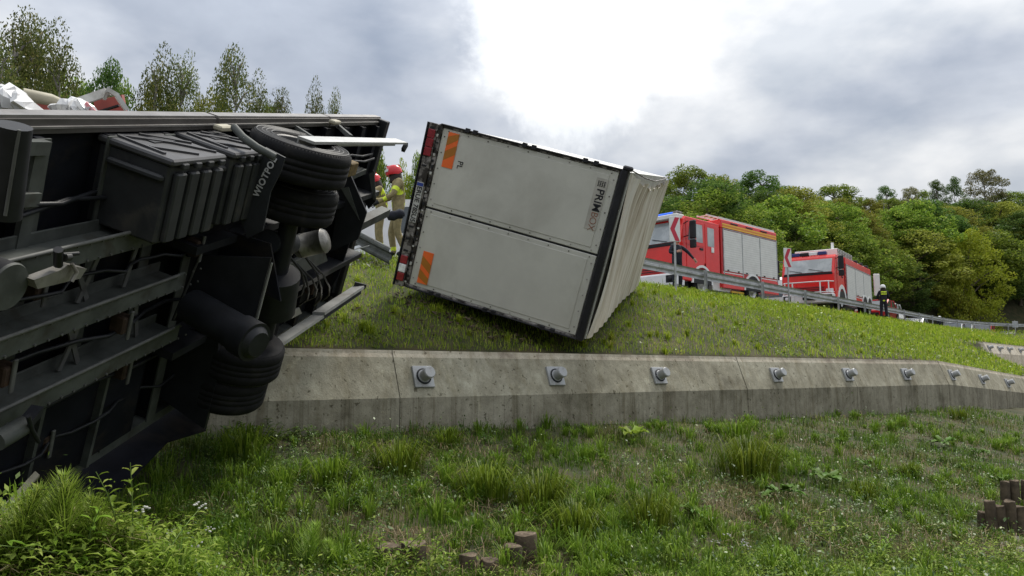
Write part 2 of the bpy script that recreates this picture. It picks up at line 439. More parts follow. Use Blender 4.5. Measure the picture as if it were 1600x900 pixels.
class MB:
    def __init__(s):
        s.v, s.f, s.m, s.mats, s.sm = [], [], [], [], []

    def mi(s, m):
        if m not in s.mats:
            s.mats.append(m)
        return s.mats.index(m)

    def add(s, vs, fs, m, smooth=False):
        o = len(s.v)
        s.v += [tuple(map(float, v)) for v in vs]
        k = s.mi(m)
        for f in fs:
            s.f.append(tuple(i + o for i in f))
            s.m.append(k)
            s.sm.append(smooth)
        return s

    def box(s, x0, x1, y0, y1, z0, z1, m, b=0.0):
        if b <= 0:
            vs = [(x, y, z) for x in (x0, x1) for y in (y0, y1) for z in (z0, z1)]
            fs = [(0, 1, 3, 2), (4, 6, 7, 5), (0, 4, 5, 1), (2, 3, 7, 6), (0, 2, 6, 4), (1, 5, 7, 3)]
            return s.add(vs, fs, m)
        b = min(b, (x1 - x0) * .45, (y1 - y0) * .45, (z1 - z0) * .45)
        bm = bmesh.new()
        bmesh.ops.create_cube(bm, size=1)
        for v in bm.verts:
            v.co = ((x0 + x1) / 2 + v.co.x * (x1 - x0), (y0 + y1) / 2 + v.co.y * (y1 - y0), (z0 + z1) / 2 + v.co.z * (z1 - z0))
        bmesh.ops.bevel(bm, geom=bm.edges[:], offset=b, segments=1, affect='EDGES')
        s.bm(bm, m)
        return s

    def bm(s, bm, m, smooth=False):
        bm.verts.ensure_lookup_table()
        bm.verts.index_update()
        s.add([v.co[:] for v in bm.verts], [[v.index for v in f.verts] for f in bm.faces], m, smooth)
        bm.free()

    def hexa(s, c8, m):
        """8 corners: bottom ring 0-3, top ring 4-7"""
        return s.add(c8, [(3, 2, 1, 0), (4, 5, 6, 7), (0, 1, 5, 4), (1, 2, 6, 5), (2, 3, 7, 6), (3, 0, 4, 7)], m)

    def bar(s, p, q, wd, ht, m, up=(0, 0, 1)):
        p, q = V3(p), V3(q)
        d = (q - p).normalized()
        u = Vector(up)
        sd = d.cross(u)
        if sd.length < 1e-4:
            sd = d.cross(Vector((1, 0, 0)))
        sd.normalize()
        u = sd.cross(d).normalized()
        c = []
        for e in (p, q):
            for a, b in ((-1, -1), (1, -1), (1, 1), (-1, 1)):
                c.append(e + sd * (a * wd / 2) + u * (b * ht / 2))
        return s.add(c, [(3, 2, 1, 0), (4, 5, 6, 7), (0, 1, 5, 4), (1, 2, 6, 5), (2, 3, 7, 6), (3, 0, 4, 7)], m)

    def tube(s, pts, r, m, n=10, caps=True, smooth=True):
        pts = [V3(p) for p in pts]
        rs = r if isinstance(r, (list, tuple)) else [r] * len(pts)
        vs, fs = [], []
        d0 = (pts[1] - pts[0]).normalized()
        u = d0.orthogonal().normalized()
        for i, p in enumerate(pts):
            a = pts[max(0, i - 1)]
            b = pts[min(len(pts) - 1, i + 1)]
            d = (b - a).normalized()
            u = (u - d * u.dot(d)).normalized()
            v = d.cross(u)
            for k in range(n):
                t = 2 * math.pi * k / n
                vs.append(p + (u * math.cos(t) + v * math.sin(t)) * rs[i])
        for i in range(len(pts) - 1):
            for k in range(n):
                fs.append((i * n + k, i * n + (k + 1) % n, (i + 1) * n + (k + 1) % n, (i + 1) * n + k))
        s.add(vs, fs, m, smooth)
        if caps:
            o = (len(pts) - 1) * n
            s.add(vs[:n], [tuple(range(n - 1, -1, -1))], m)
            s.add(vs[o:o + n], [tuple(range(n))], m)
        return s

    def lathe(s, c, ax, prof, m, n=28, smooth=True):
        """prof: (radius, offset along ax)"""
        c, ax = V3(c), V3(ax).normalized()
        u = ax.orthogonal().normalized()
        v = ax.cross(u)
        vs, fs = [], []
        for r, h in prof:
            for k in range(n):
                t = 2 * math.pi * k / n
                vs.append(c + ax * h + (u * math.cos(t) + v * math.sin(t)) * r)
        for i in range(len(prof) - 1):
            for k in range(n):
                fs.append((i * n + k, i * n + (k + 1) % n, (i + 1) * n + (k + 1) % n, (i + 1) * n + k))
        return s.add(vs, fs, m, smooth)

    def prism(s, poly, y0, y1, m, axis='y'):
        """poly in (x, z) extruded along y (or given axis)"""
        n = len(poly)

        def mk(a, b, y):
            return {'y': (a, y, b), 'x': (y, a, b), 'z': (a, b, y)}[axis]
        vs = [mk(a, b, y0) for a, b in poly] + [mk(a, b, y1) for a, b in poly]
        fs = [tuple(range(n)), tuple(range(2 * n - 1, n - 1, -1))]
        for i in range(n):
            j = (i + 1) % n
            fs.append((i, i + n, j + n, j))
        return s.add(vs, fs, m)

    def build(s, name, parent=None, M=None):
        me = bpy.data.meshes.new(name)
        me.from_pydata(s.v, [], s.f)
        for m in s.mats:
            me.materials.append(m)
        me.polygons.foreach_set('material_index', s.m)
        me.polygons.foreach_set('use_smooth', s.sm)
        bm = bmesh.new()
        bm.from_mesh(me)
        bmesh.ops.recalc_face_normals(bm, faces=bm.faces)
        bm.to_mesh(me)
        bm.free()
        me.update()
        return link(name, me, parent, M)


def link(name, me, parent=None, M=None):
    o = bpy.data.objects.new(name, me)
    col.objects.link(o)
    if parent is not None:
        o.parent = parent
    if M is not None:
        o.matrix_local = M
    return o


def tag(o, label=None, cat=None, group=None, kind=None):
    if label:
        o['label'] = label
    if cat:
        o['category'] = cat
    if group:
        o['group'] = group
    if kind:
        o['kind'] = kind
    return o


def empty(name, M=None, loc=None, label=None, cat=None, group=None):
    o = bpy.data.objects.new(name, None)
    col.objects.link(o)
    if M is not None:
        o.matrix_world = M
    if loc is not None:
        o.location = loc
    o.empty_display_size = 0.2
    return tag(o, label, cat, group)


def frame(o, x, y, z):
    M = Matrix.Identity(4)
    for i, a in enumerate((x, y, z)):
        for j in range(3):
            M[j][i] = float(a[j])
    for j in range(3):
        M[j][3] = float(o[j])
    return M


def copy_tree(o, parent=None):
    c = o.copy()
    col.objects.link(c)
    if parent is not None:
        c.parent = parent
    for ch in list(o.children):
        copy_tree(ch, c)
    return c


def text(name, body, size, m, parent, M, bold=0.0, ext=0.002, spacing=1.0, outline=False):
    cu = bpy.data.curves.new(name, 'FONT')
    cu.body = body
    cu.size = size
    cu.extrude = ext
    cu.offset = bold
    cu.space_character = spacing
    cu.align_x = 'CENTER'
    cu.align_y = 'CENTER'
    to = bpy.data.objects.new(name + '_c', cu)
    col.objects.link(to)
    dg = bpy.context.evaluated_depsgraph_get()
    me = bpy.data.meshes.new_from_object(to.evaluated_get(dg))
    bpy.data.objects.remove(to)
    me.materials.clear()
    me.materials.append(m)
    me.name = name
    return link(name, me, parent, M)


def npmesh(name, verts, faces, m, smooth=False):
    """verts (n,3), faces (k,3|4) arrays"""
    me = bpy.data.meshes.new(name)
    nv, (nf, c) = len(verts), faces.shape
    me.vertices.add(nv)
    me.vertices.foreach_set('co', np.ascontiguousarray(verts, dtype=np.float32).ravel())
    me.loops.add(nf * c)
    me.loops.foreach_set('vertex_index', np.ascontiguousarray(faces, dtype=np.int32).ravel())
    me.polygons.add(nf)
    me.polygons.foreach_set('loop_start', np.arange(0, nf * c, c, dtype=np.int32))
    me.polygons.foreach_set('loop_total', np.full(nf, c, dtype=np.int32))
    if smooth:
        me.polygons.foreach_set('use_smooth', np.ones(nf, dtype=bool))
    me.materials.append(m)
    me.update(calc_edges=True)
    return me


# ------------------------------------------------------------------ terrain
WALL = np.array([(-60., -37.0), (-7., 4.34), (10.2, 17.76), (16.3, 24.0), (24, 31.9), (60, 68.), (200, 208)])
CREST = [(-120., 8.5, 2.1), (-30, 11.2, 2.15), (-12, 12.4, 2.2), (-6, 13.4, 2.2), (-3, 14.4, 2.2), (-1.2, 15.5, 2.2), (0.6, 17.0, 2.22), (2.83, 19.1, 2.26)]
_p = np.array((5.87, 23.0))
_h = math.atan2(3.04, 3.91)          # heading, clockwise from straight ahead
KP = []
for k in range(0, 72):
    KP.append((_p[0], _p[1], 2.34 + .115 * min(k, 20)))
    if 9 <= k < 24:
        _h += math.radians(3.0)
    _p = _p + 4.953 * np.array((math.sin(_h), math.cos(_h)))
CREST += [KP[k] for k in range(0, 10, 2)] + KP[10:26] + KP[26::5]
CREST = np.array(CREST)


def polydist(P, line):
    """signed distance (positive on the left/far side), param index+fraction"""
    best = np.full(len(P), 1e18)
    sg = np.zeros(len(P))
    par = np.zeros(len(P))
    for i in range(len(line) - 1):
        a, b = line[i, :2], line[i + 1, :2]
        d = b - a
        L2 = d @ d
        t = np.clip(((P - a) @ d) / L2, 0, 1)
        q = a + t[:, None] * d
        r = P - q
        dd = (r ** 2).sum(1)
        cr = d[0] * (P[:, 1] - a[1]) - d[1] * (P[:, 0] - a[0])
        m = dd < best - 1e-9
        best[m] = dd[m]
        sg[m] = np.sign(cr[m])
        par[m] = i + t[m]
    return np.sqrt(best) * sg, par


def sst(x, a, b):
    t = np.clip((x - a) / (b - a), 0, 1)
    return t * t * (3 - 2 * t)


_ns = [(NR.uniform(-1, 1, 2), NR.uniform(0, 6.28)) for _ in range(24)]


def wob(P, sc):
    z = np.zeros(len(P))
    for i, (d, ph) in enumerate(_ns):
        z += np.sin((P @ d) * sc * (1 + i * .35) + ph) / (1 + i * .4)
    return z / 4


W2C = np.array((20.9, 33.2))
W2D = np.array((.70, .714))
W2N = np.array((.714, -.70))
_RX = [-3, -.6, 0, .2, .35, .5, .62, .75, 1.2]


def zwalltop(X):
    return np.interp(X, [-60, 10.2, 16.3, 24, 60], [.25, .25, -.14, -.5, -1.2])


def gz(P):
    P = np.asarray(P, float).reshape(-1, 2)
    X, Y = P[:, 0], P[:, 1]
    p, _ = polydist(P, WALL)
    q, qi = polydist(P, CREST)
    zc = np.interp(qi, np.arange(len(CREST)), CREST[:, 2])
    zb = np.interp(X, [-9, -2, 6, 10, 16, 25, 60], [-.62, -.68, -.85, -.9, -1.1, -1.5, -2.5])
    f = np.maximum(-p, 0)
    low = zb - .19 * np.minimum(f, 4) - .07 * np.clip(f - 4, 0, 60) + .035 * wob(P, 2.2) + .02 * wob(P, 6)
    low += .74 * np.exp(-(((X + 1.95) / 1.0) ** 2 + ((Y - 3.25) / .75) ** 2))
    low += .12 * np.exp(-(((X + .3) / .9) ** 2 + ((Y - 3.6) / .8) ** 2))
    low += .35 * np.exp(-(((X - 3.6) / 1.3) ** 2 + ((Y - 4.3) / .9) ** 2))
    zt = zwalltop(X) - .01
    pp = np.maximum(p - .72, 0)
    qq = np.maximum(-q, 0)
    t = pp / (pp + qq + 1e-6)
    t = t + .10 * np.sin(t * math.pi)
    up = zt + (zc - zt) * t + .03 * wob(P, 1.6) * np.minimum(pp, 1) * (1 - np.clip(t, 0, 1)) * 1.5
    # cut in front of the second wall
    rel = P - W2C
    a2, f2 = rel @ W2D, rel @ W2N
    kk = sst(a2, -2.0, -.5) * (p > .68)
    fr = np.where(f2 > -.28, 1.0, 0.0)
    lowz = .14 - .03 * np.clip(f2, 0, 8)
    bb = np.maximum(-f2 - .3, 0)
    behind = 1.22 + (zc - 1.22) * (bb / (bb + qq + 1e-6))
    up = np.where(fr > 0, up * (1 - kk) + np.minimum(lowz, up) * kk, up * (1 - kk) + behind * kk)
    z = np.where(p < .68, low, up)
    # road and hill
    rr = X / np.maximum(Y, 5)
    road = zc + np.interp(X, [14, 22, 34], [.22, -.3, -.65]) * sst(q, .2, 1.0)
    toe = np.interp(rr, [-3, -.6, 0, .2, .5, .62, .75, 1.2], [22, 24, 28, 40, 70, 80, 84, 105])
    rid = np.interp(rr, [-3, -.6, 0, .2, .5, .62, .75, 1.2], [60, 62, 70, 105, 148, 160, 170, 210])
    el = np.interp(rr, [-3, -.6, -.2, 0, .18, .3, .5, .7, .9], [.06, .06, .07, .08, .165, .19, .195, .20, .20])
    D = np.maximum(Y, 5)
    u = np.clip((D - toe) / (rid - toe), 0, 1)
    hz = (rid * el) * (u ** .8)
    past = np.clip(D - rid, 0, 400)
    hz = hz - past * .03
    hill = zc * (1 - u) + hz + 0.5 * wob(P, .12) * u
    mh = sst(q, 7.5, 14) * sst(D - toe, -2, 4)
    far = road * (1 - mh) + np.maximum(hill, road) * mh
    return np.where(q > 0, far, z)


def g1(x, y):
    return float(gz([(x, y)])[0])


def axis(lo, hi, a, b, st, grow=1.12):
    c = list(np.arange(a, b, st))
    x, s_ = c[-1], st
    while x < hi:
        s_ = min(s_ * grow, 14)
        x += s_
        c.append(x)
    x, s_ = c[0], st
    while x > lo:
        s_ = min(s_ * grow, 14)
        x -= s_
        c.insert(0, x)
    return np.array(c)


gx = axis(-320, 480, -8, 30, .16)
gy = axis(-60, 620, 1.5, 38, .16)
GX, GY = np.meshgrid(gx, gy)
GP = np.stack([GX.ravel(), GY.ravel()], 1)
GZ = gz(GP)
nx, ny = len(gx), len(gy)
ii = np.arange(nx - 1)
jj = np.arange(ny - 1)[:, None]
q0 = (jj * nx + ii).ravel()
fa = np.stack([q0, q0 + 1, q0 + nx + 1, q0 + nx], 1)
ground = link('ground', npmesh('ground', np.column_stack([GP, GZ]), fa, M_soil, True))
tag(ground, kind='structure')

# road sheet beyond the guardrail
mb = MB()
cr = CREST[1:]
vs, fs = [], []
for i, c in enumerate(cr):
    d = cr[min(i + 1, len(cr) - 1), :2] - cr[max(i - 1, 0), :2]
    d /= np.linalg.norm(d)
    n_ = np.array((-d[1], d[0]))
    for k, off in enumerate((1.1, 7.4)):
        p = c[:2] + n_ * off
        vs.append((p[0], p[1], c[2] + .015 + float(np.interp(p[0], [14, 22, 34], [.22, -.3, -.65]))))
for i in range(len(cr) - 1):
    fs.append((2 * i, 2 * i + 2, 2 * i + 3, 2 * i + 1))
mb.add(vs, fs, M_asphalt)
tag(mb.build('road'), kind='structure')
mb = MB()
for i in range(len(cr) - 1):
    for off in (1.35, 7.1):
        a, b = cr[i], cr[i + 1]
        d = (b - a)[:2]
        L_ = np.linalg.norm(d)
        d /= L_
        n_ = np.array((-d[1], d[0]))
        p, q = a[:2] + n_ * off, b[:2] + n_ * off
        zz1, zz2 = [c_[2] + .02 + float(np.interp(r_[0], [14, 22, 34], [.22, -.3, -.65])) for c_, r_ in ((a, p), (b, q))]
        mb.add([(*p, zz1), (*q, zz2), (*(q + n_ * .12), zz2), (*(p + n_ * .12), zz1)], [(0, 1, 2, 3)], M_signwhite)
tag(mb.build('road_edge_line'), kind='structure')

# ------------------------------------------------------------------ anchored retaining walls


def wall_profile(X):
    zt_ = float(zwalltop(X))
    return [(0.0, -2.2), (0.0, zt_ - .555), (.18, zt_ - .085), (.20, zt_ - .04), (.21, zt_), (1.0, zt_), (1.0, -2.2)]


def wall_piece(p, q, parent, jog=0.0):
    """one cast panel from p to q (2-D points on the front line)"""
    p, q = np.array(p, float), np.array(q, float)
    d = (q - p) / np.linalg.norm(q - p)
    n_ = np.array((-d[1], d[0]))
    p = p + d * .004
    q = q - d * .004
    mb = MB()
    A, B = [], []
    for e, Lst in ((p, A), (q, B)):
        for off, z in wall_profile(e[0]):
            e2 = e + n_ * (off + jog)
            Lst.append((e2[0], e2[1], z))
    k = len(A)
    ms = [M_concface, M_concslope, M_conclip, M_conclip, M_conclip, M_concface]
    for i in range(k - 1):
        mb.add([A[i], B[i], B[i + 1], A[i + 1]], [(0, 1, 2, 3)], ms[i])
    mb.add(A, [tuple(range(k))], M_concface)
    mb.add(B, [tuple(range(k - 1, -1, -1))], M_concface)
    return mb.build('panel', parent)


wall = empty('retaining_wall', loc=(0, 0, 0), label='long weathered grey concrete retaining wall with sloped top face, running below the white box', cat='wall')


def on_wall(x):
    """front line point seen at photo column x on the first leg, world"""
    r = (x - 800) / F
    Y = 9.8 / (1 - .78 * r)
    return np.array((r * Y, Y))


K = np.array((10.2, 17.76))
K2 = np.array((16.3, 24.0))
seams = [np.array((-14., -1.12)), np.array((-9, 2.78)), np.array((-5.2, 5.744)), np.array((-3.5, 7.07))] + [on_wall(x) for x in (627, 940, 1165, 1238, 1335, 1385)] + [K]
for i, (a, b) in enumerate(zip(seams[:-1], seams[1:])):
    wall_piece(a, b, wall, jog=(0, .006, 0, .004)[i % 4])
dd = (K2 - K) / np.linalg.norm(K2 - K)
pts = [K, K + dd * 4.2, K2, np.array((20., 27.8)), np.array((24, 31.9)), np.array((36, 43.9)), np.array((50, 58))]
for i, (a, b) in enumerate(zip(pts[:-1], pts[1:])):
    wall_piece(a, b, wall, jog=(0, .005)[i % 2])


def anchor(parent, base, d, zt_, sc=1.0):
    """anchor head on the sloped face: base = 2-D front-line point, d = wall direction"""
    n_ = np.array((-d[1], d[0]))
    f0 = np.array((*(base), zt_ - .555))
    f1 = np.array((*(base + n_ * .18), zt_ - .085))
    up = (f1 - f0) / np.linalg.norm(f1 - f0)
    c = f0 + (f1 - f0) * .50
    ax = np.array((*d, 0.0))
    nn = np.cross(ax, up)
    if nn[2] < 0:
        nn = -nn
    # frame: X along wall, Y up the slope, Z out of the face
    M = frame(c, ax, np.cross(nn, ax), nn)
    mb = MB()
    h = .135 * sc
    mb.box(-h, h, -h, h, -.004, .035, M_anch, .006)
    pl = mb.build('anchor_plate', parent, M)
    mb = MB()
    mb.lathe((0, 0, .03), (0, 0, 1), [(.098 * sc, 0), (.098 * sc, .014), (.076 * sc, .016), (.066 * sc, .03), (.070 * sc, .05), (.076 * sc, .15)], M_anch, 20)
    mb.lathe((0, 0, .03), (0, 0, 1), [(.076 * sc, .15), (.066 * sc, .162), (0.001, .162)], M_anch, 20, smooth=False)
    mb.lathe((0, 0, .035), (0, 0, 1), [(.1 * sc, 0), (.1 * sc, .012), (.08 * sc, .012)], M_blackmat, 20)  # black ring painting the shadow around the foot of the cap
    mb.build('anchor_cap', pl)


M_anch = mat('anchor_paint_grey', (.36, .37, .375), .5, .1, var=.08, scale=9, dirt=(.25, .24, .22), dscale=12, dlo=.55)
dW = np.array((1, .78)) / math.hypot(1, .78)
for x in (667, 873, 1034, 1216, 1327, 1417):
    anchor(wall, on_wall(x), dW, .25)
for t in (0.55, 3.3, 6.2, 9.2, 12.4, 15.4):
    b = K + dd * t
    d_ = dd
    anchor(wall, b, d_, float(zwalltop(b[0])))

wall2 = empty('retaining_wall', loc=(0, 0, 0), label='short pale concrete wall with anchor heads at the far right edge, set higher than the long wall', cat='wall')
prof = [(0.0, -.6), (0, .80), (.18, 1.2), (.2, 1.27), (.7, 1.27), (.7, -.6)]
for i, (a, b) in enumerate(((0, 6), (6.01, 14), (14.01, 30))):
    mb = MB()
    P, Q = W2C + W2D * a, W2C + W2D * b
    A = [(*(P - W2N * (o - 0)), z) for o, z in prof]
    B = [(*(Q - W2N * (o - 0)), z - .0) for o, z in prof]
    k = len(A)
    for j in range(k - 1):
        mb.add([A[j], B[j], B[j + 1], A[j + 1]], [(0, 1, 2, 3)], M_conc2)
    mb.add(A, [tuple(range(k))], M_conc2)
    mb.add(B, [tuple(range(k - 1, -1, -1))], M_conc2)
    mb.build('panel', wall2)
# the return face that turns back into the slope at the wall's left end
mb = MB()
E0, E1 = W2C - W2N * .0, W2C - W2N * .0 + np.array((-1.7, .45))
n_ = np.array((.29, .957))
mb.add([(*E0, -.4), (*E1, -.4), (*E1, 1.25), (*(E0 - W2N * .19), 1.25), (*E0, .82)], [(0, 1, 2, 3, 4)], M_conc2)
c8 = [(*E1, .1), (*(E0 + np.array((.0, -.02))), .1), (*(E0 + n_ * .5), .1), (*(E1 + n_ * .5), .1)]
c8 += [(a[0], a[1], 1.27) for a in c8]
c8[5] = (c8[5][0] - .1, c8[5][1] + .22, 1.25)
mb.hexa(c8, M_conc2)
mb.build('panel', wall2)
for t in (.45, 2.3, 4.2, 6.6, 8.9, 11.4):
    b = W2C + W2D * t
    anchor(wall2, b, W2D, 1.355, 1.0)
# gravel strip before it
mb = MB()
for i in range(12):
    a0, a1 = i * 1.6 + .2, (i + 1) * 1.6 + .2
    for f0 in range(4):
        u0, u1 = .05 + f0 * .8, .05 + (f0 + 1) * .8
        ps = [W2C + W2D * a + W2N * u for a, u in ((a0, u0), (a1, u0), (a1, u1), (a0, u1))]
        zs = gz(ps)
        mb.add([(p[0], p[1], z + .02) for p, z in zip(ps, zs)], [(0, 1, 2, 3)], M_gravel)
tag(mb.build('path'), kind='structure')

# ------------------------------------------------------------------ guardrail
gr = empty('guardrail', loc=(0, 0, 0), label='long galvanised steel guardrail on posts along the road edge in front of the fire engines', cat='guardrail')


def crest_pt(k):
    """k in post steps (k=0 at photo column 1101)"""
    if k >= 0:
        return np.array(KP[k])
    t = -k
    pl = CREST[::-1]
    # walk left along the crest from k=0
    idx = len(CREST) - 1 - np.argmin(np.abs(CREST[:, 0] - 5.87)[::-1])
    rem = t * 4.95
    i = idx
    cur = CREST[i].copy()
    while i > 0:
        d = CREST[i - 1] - cur
        l_ = np.linalg.norm(d[:2])
        if l_ >= rem:
            return cur + d * rem / l_
        rem -= l_
        cur = CREST[i - 1].copy()
        i -= 1
    return cur


ks = [-1.55, -1] + list(range(0, 24))
gp = [crest_pt(k) for k in ks]
WPROF = [(-.0, .155), (.035, .15), (.055, .11), (.055, .075), (.0, .03), (.0, -.03), (.055, -.075), (.055, -.11), (.035, -.15), (.0, -.155)]


def wbeam(mb, a, b, za, zb, m, towards=1.0):
    a, b = np.array(a[:2]), np.array(b[:2])
    d = (b - a) / np.linalg.norm(b - a)
    n_ = np.array((d[1], -d[0])) * towards
    A = [(*(a + n_ * o), za + z) for o, z in WPROF]
    B = [(*(b + n_ * o), zb + z) for o, z in WPROF]
    A2 = [(*(a + n_ * (o - .006)), za + z) for o, z in WPROF]
    B2 = [(*(b + n_ * (o - .006)), zb + z) for o, z in WPROF]
    for j in range(len(A) - 1):
        mb.add([A[j], B[j], B[j + 1], A[j + 1]], [(0, 1, 2, 3)], m)
        mb.add([A2[j], A2[j + 1], B2[j + 1], B2[j]], [(0, 1, 2, 3)], m)


for i in range(len(gp) - 1):
    mb = MB()
    wbeam(mb, gp[i], gp[i + 1], gp[i][2] + .60, gp[i + 1][2] + .60, M_rail, -1)
    mb.build('rail', gr)
for i, (k, p) in enumerate(zip(ks, gp)):
    if i == 0:
        continue
    d = gp[min(i + 1, len(gp) - 1)] - gp[i - 1]
    d /= np.linalg.norm(d[:2])
    n_ = np.array((d[1], -d[0]))
    c = p[:2] + n_ * .05
    mb = MB()
    z0, z1 = p[2] - .6, p[2] + .74
    # C-section post, flanges towards the camera side
    mb.bar((*(c), z0), (*(c), z1), .11, .012, M_rail, up=(n_[0], n_[1], 0))
    mb.bar((*(c - d[:2] * .055 + n_ * .03), z0), (*(c - d[:2] * .055 + n_ * .03), z1), .006, .06, M_rail, up=(n_[0], n_[1], 0))
    mb.bar((*(c + d[:2] * .055 + n_ * .03), z0), (*(c + d[:2] * .055 + n_ * .03), z1), .006, .06, M_rail, up=(n_[0], n_[1], 0))
    mb.build('post', gr)

# fallen stretch by the crash
fr = empty('broken_guardrail', loc=(0, 0, 0), label='torn guardrail beam lying crooked on the grass edge between the two wrecks', cat='guardrail')
a, b = at(556, 372, 14.2), at(612, 401, 13.3)
mb = MB()
wbeam(mb, a, b, a[2], b[2], M_beam, 1)
mb.build('rail', fr)
a, b = at(520, 398, 13.9), at(578, 380, 14.0)
mb = MB()
mb.bar(a, b, .10, .012, M_rail, up=(0, -.6, .8))
mb.bar(at(548, 392, 13.6), at(576, 384, 13.5), .10, .01, M_rail, up=(0, -.3, .95))
mb.build('post', fr)

# ------------------------------------------------------------------ chevron signs


def chevron_sign(foot, ztop, pw, ph, label):
    s_ = empty('chevron_sign', loc=tuple(foot), label=label, cat='road sign', group='red and white chevron signs at the guardrail')
    H = ztop - foot[2]
    mb = MB()
    mb.tube([(0, 0, -.4), (0, 0, H)], .03, M_rail, 10)
    mb.build('post', s_)
    mb = MB()
    yaw = .42
    c_, s2 = math.cos(yaw), math.sin(yaw)
    Mp = Matrix.Translation((0, -.04, H - ph / 2)) @ Matrix.Rotation(yaw, 4, 'Z')
    mb.box(-pw / 2, pw / 2, -.006, .006, -ph / 2, ph / 2, M_signwhite, .004)
    pn = mb.build('panel', s_, Mp)
    mb = MB()
    t = .42 * pw
    x0, x1 = -pw / 2 + .06 * pw, pw / 2 - .06 * pw
    y = -.009
    for sg in (1, -1):
        pts = [(x0, 0), (x0 + t, 0), (x1, sg * ph * .48), (x1 - t, sg * ph * .48)]
        mb.add([(a, y, b) for a, b in pts], [(0, 1, 2, 3)], M_signred)
    mb.build('chevron', pn)
    mb = MB()
    mb.box(-pw * .5, pw * .5, .006, .03, ph * .28, ph * .34, M_rail)
    mb.box(-pw * .5, pw * .5, .006, .03, -ph * .34, -ph * .28, M_rail)
    mb.build('bracket', pn)
    return s_


f = at(1056, 453, 19.6)
chevron_sign(f, at(1056, 339, 19.6)[2], .34, .66, 'left red and white chevron sign, hiding the head of a person in dark uniform')
f = at(1233, 474, 28.6)
chevron_sign(f, at(1233, 388, 28.6)[2], .38, .74, 'red and white chevron sign on grey post beside the right fire engine')

# small grey marker post far right
p = at(1587, 524, 72)
sp = empty('road_marker', loc=(p[0], p[1], p[2]), label='small grey marker plate on a thin post beyond the guardrail at the right edge', cat='road sign')
mb = MB()
mb.tube([(0, 0, -.5), (0, 0, 1.4)], .04, M_rail, 8)
mb.build('post', sp)
mb = MB()
mb.box(-.28, .28, -.05, -.03, .75, 1.35, M_rail, .01)
mb.build('plate', sp)


# ------------------------------------------------------------------ overturned flatbed (underside towards the camera)
_L = cw(160, 265, 1180)
_L /= np.linalg.norm(_L)
_W = cw(.36, 1, 0)
_W -= _L * (_W @ _L)
_W /= np.linalg.norm(_W)
_D = np.cross(_L, _W)
TA, TW, TD = -_L, -_W, np.cross(-_L, -_W)
TP = ray(590, 185) * 9.4
TM = frame(TP, TA, TW, TD)


def on(x, y, ax, val, o=None, A=None):
    """point of the local frame (axis ax = val) seen at photo pixel (x, y)"""
    o = TP if o is None else o
    A = (TA, TW, TD) if A is None else A
    r = ray(x, y)
    n_ = A[ax]
    t = ((o + n_ * val) @ n_) / (r @ n_)
    q = r * t - o
    return np.array([q @ A[0], q @ A[1], q @ A[2]])


def plate(pix, ax, val, th, m, name, parent, o=None, A=None):
    P = [on(x, y, ax, val, o, A) for x, y in pix]
    e = np.zeros(3)
    e[ax] = th
    k = len(P)
    mb = MB()
    vs = [p for p in P] + [p + e for p in P]
    fs = [tuple(range(k)), tuple(range(2 * k - 1, k - 1, -1))] + [(i, i + k, (i + 1) % k + k, (i + 1) % k) for i in range(k)]
    mb.add(vs, fs, m)
    return mb.build(name, parent)


trk = empty('overturned_flatbed', TM, label='overturned black flatbed truck showing its dark underside, chassis beams and twin tyres', cat='truck')
LEN = 6.5
mb = MB()
mb.box(.12, LEN, .06, 2.44, -.05, 0, M_deck)
mb.build('deck_floor', trk)
for i in range(12):
    l = .18 + i * .56
    mb = MB()
    mb.box(l, l + .05, .07, 2.43, 0.002, .10, M_deck)
    mb.box(l - .03, l + .08, .07, 2.43, .10, .112, M_beam if i > 6 else M_deck)
    mb.build('crossmember', trk)
# upper side board: long profile in three lengths
for l0, l1 in ((.0, 1.72), (1.76, 3.98), (4.03, LEN)):
    mb = MB()
    mb.box(l0, l1, -.030, -.014, -.05, .035, M_siderail2)
    mb.box(l0, l1, -.014, .022, -.04, .050, M_siderail)
    mb.box(l0, l1, .022, .034, -.02, .066, M_siderail2)
    mb.box(l0, l1, .034, .062, -.02, .058, M_siderail)
    mb.build('side_board', trk)
mb = MB()
mb.box(0, LEN, 2.42, 2.50, -.06, .10, M_beam)
mb.box(0, LEN, 2.50, 2.52, -.10, .03, M_siderail)
mb.build('side_board', trk)
# rear cross beam and lamps
mb = MB()
mb.box(-.03, .11, -.01, 2.5, -.12, .16, M_black, .01)
mb.build('rear_beam', trk)
for ww in (.12, 2.2):
    mb = MB()
    mb.tube([(-.02, ww, .0), (-.10, ww - .02, .02)], .03, M_black, 8)
    mb.tube([(-.10, ww - .02, .02), (-.13, ww - .02, .02)], .06, M_black, 12)
    mb.build('buffer', trk)
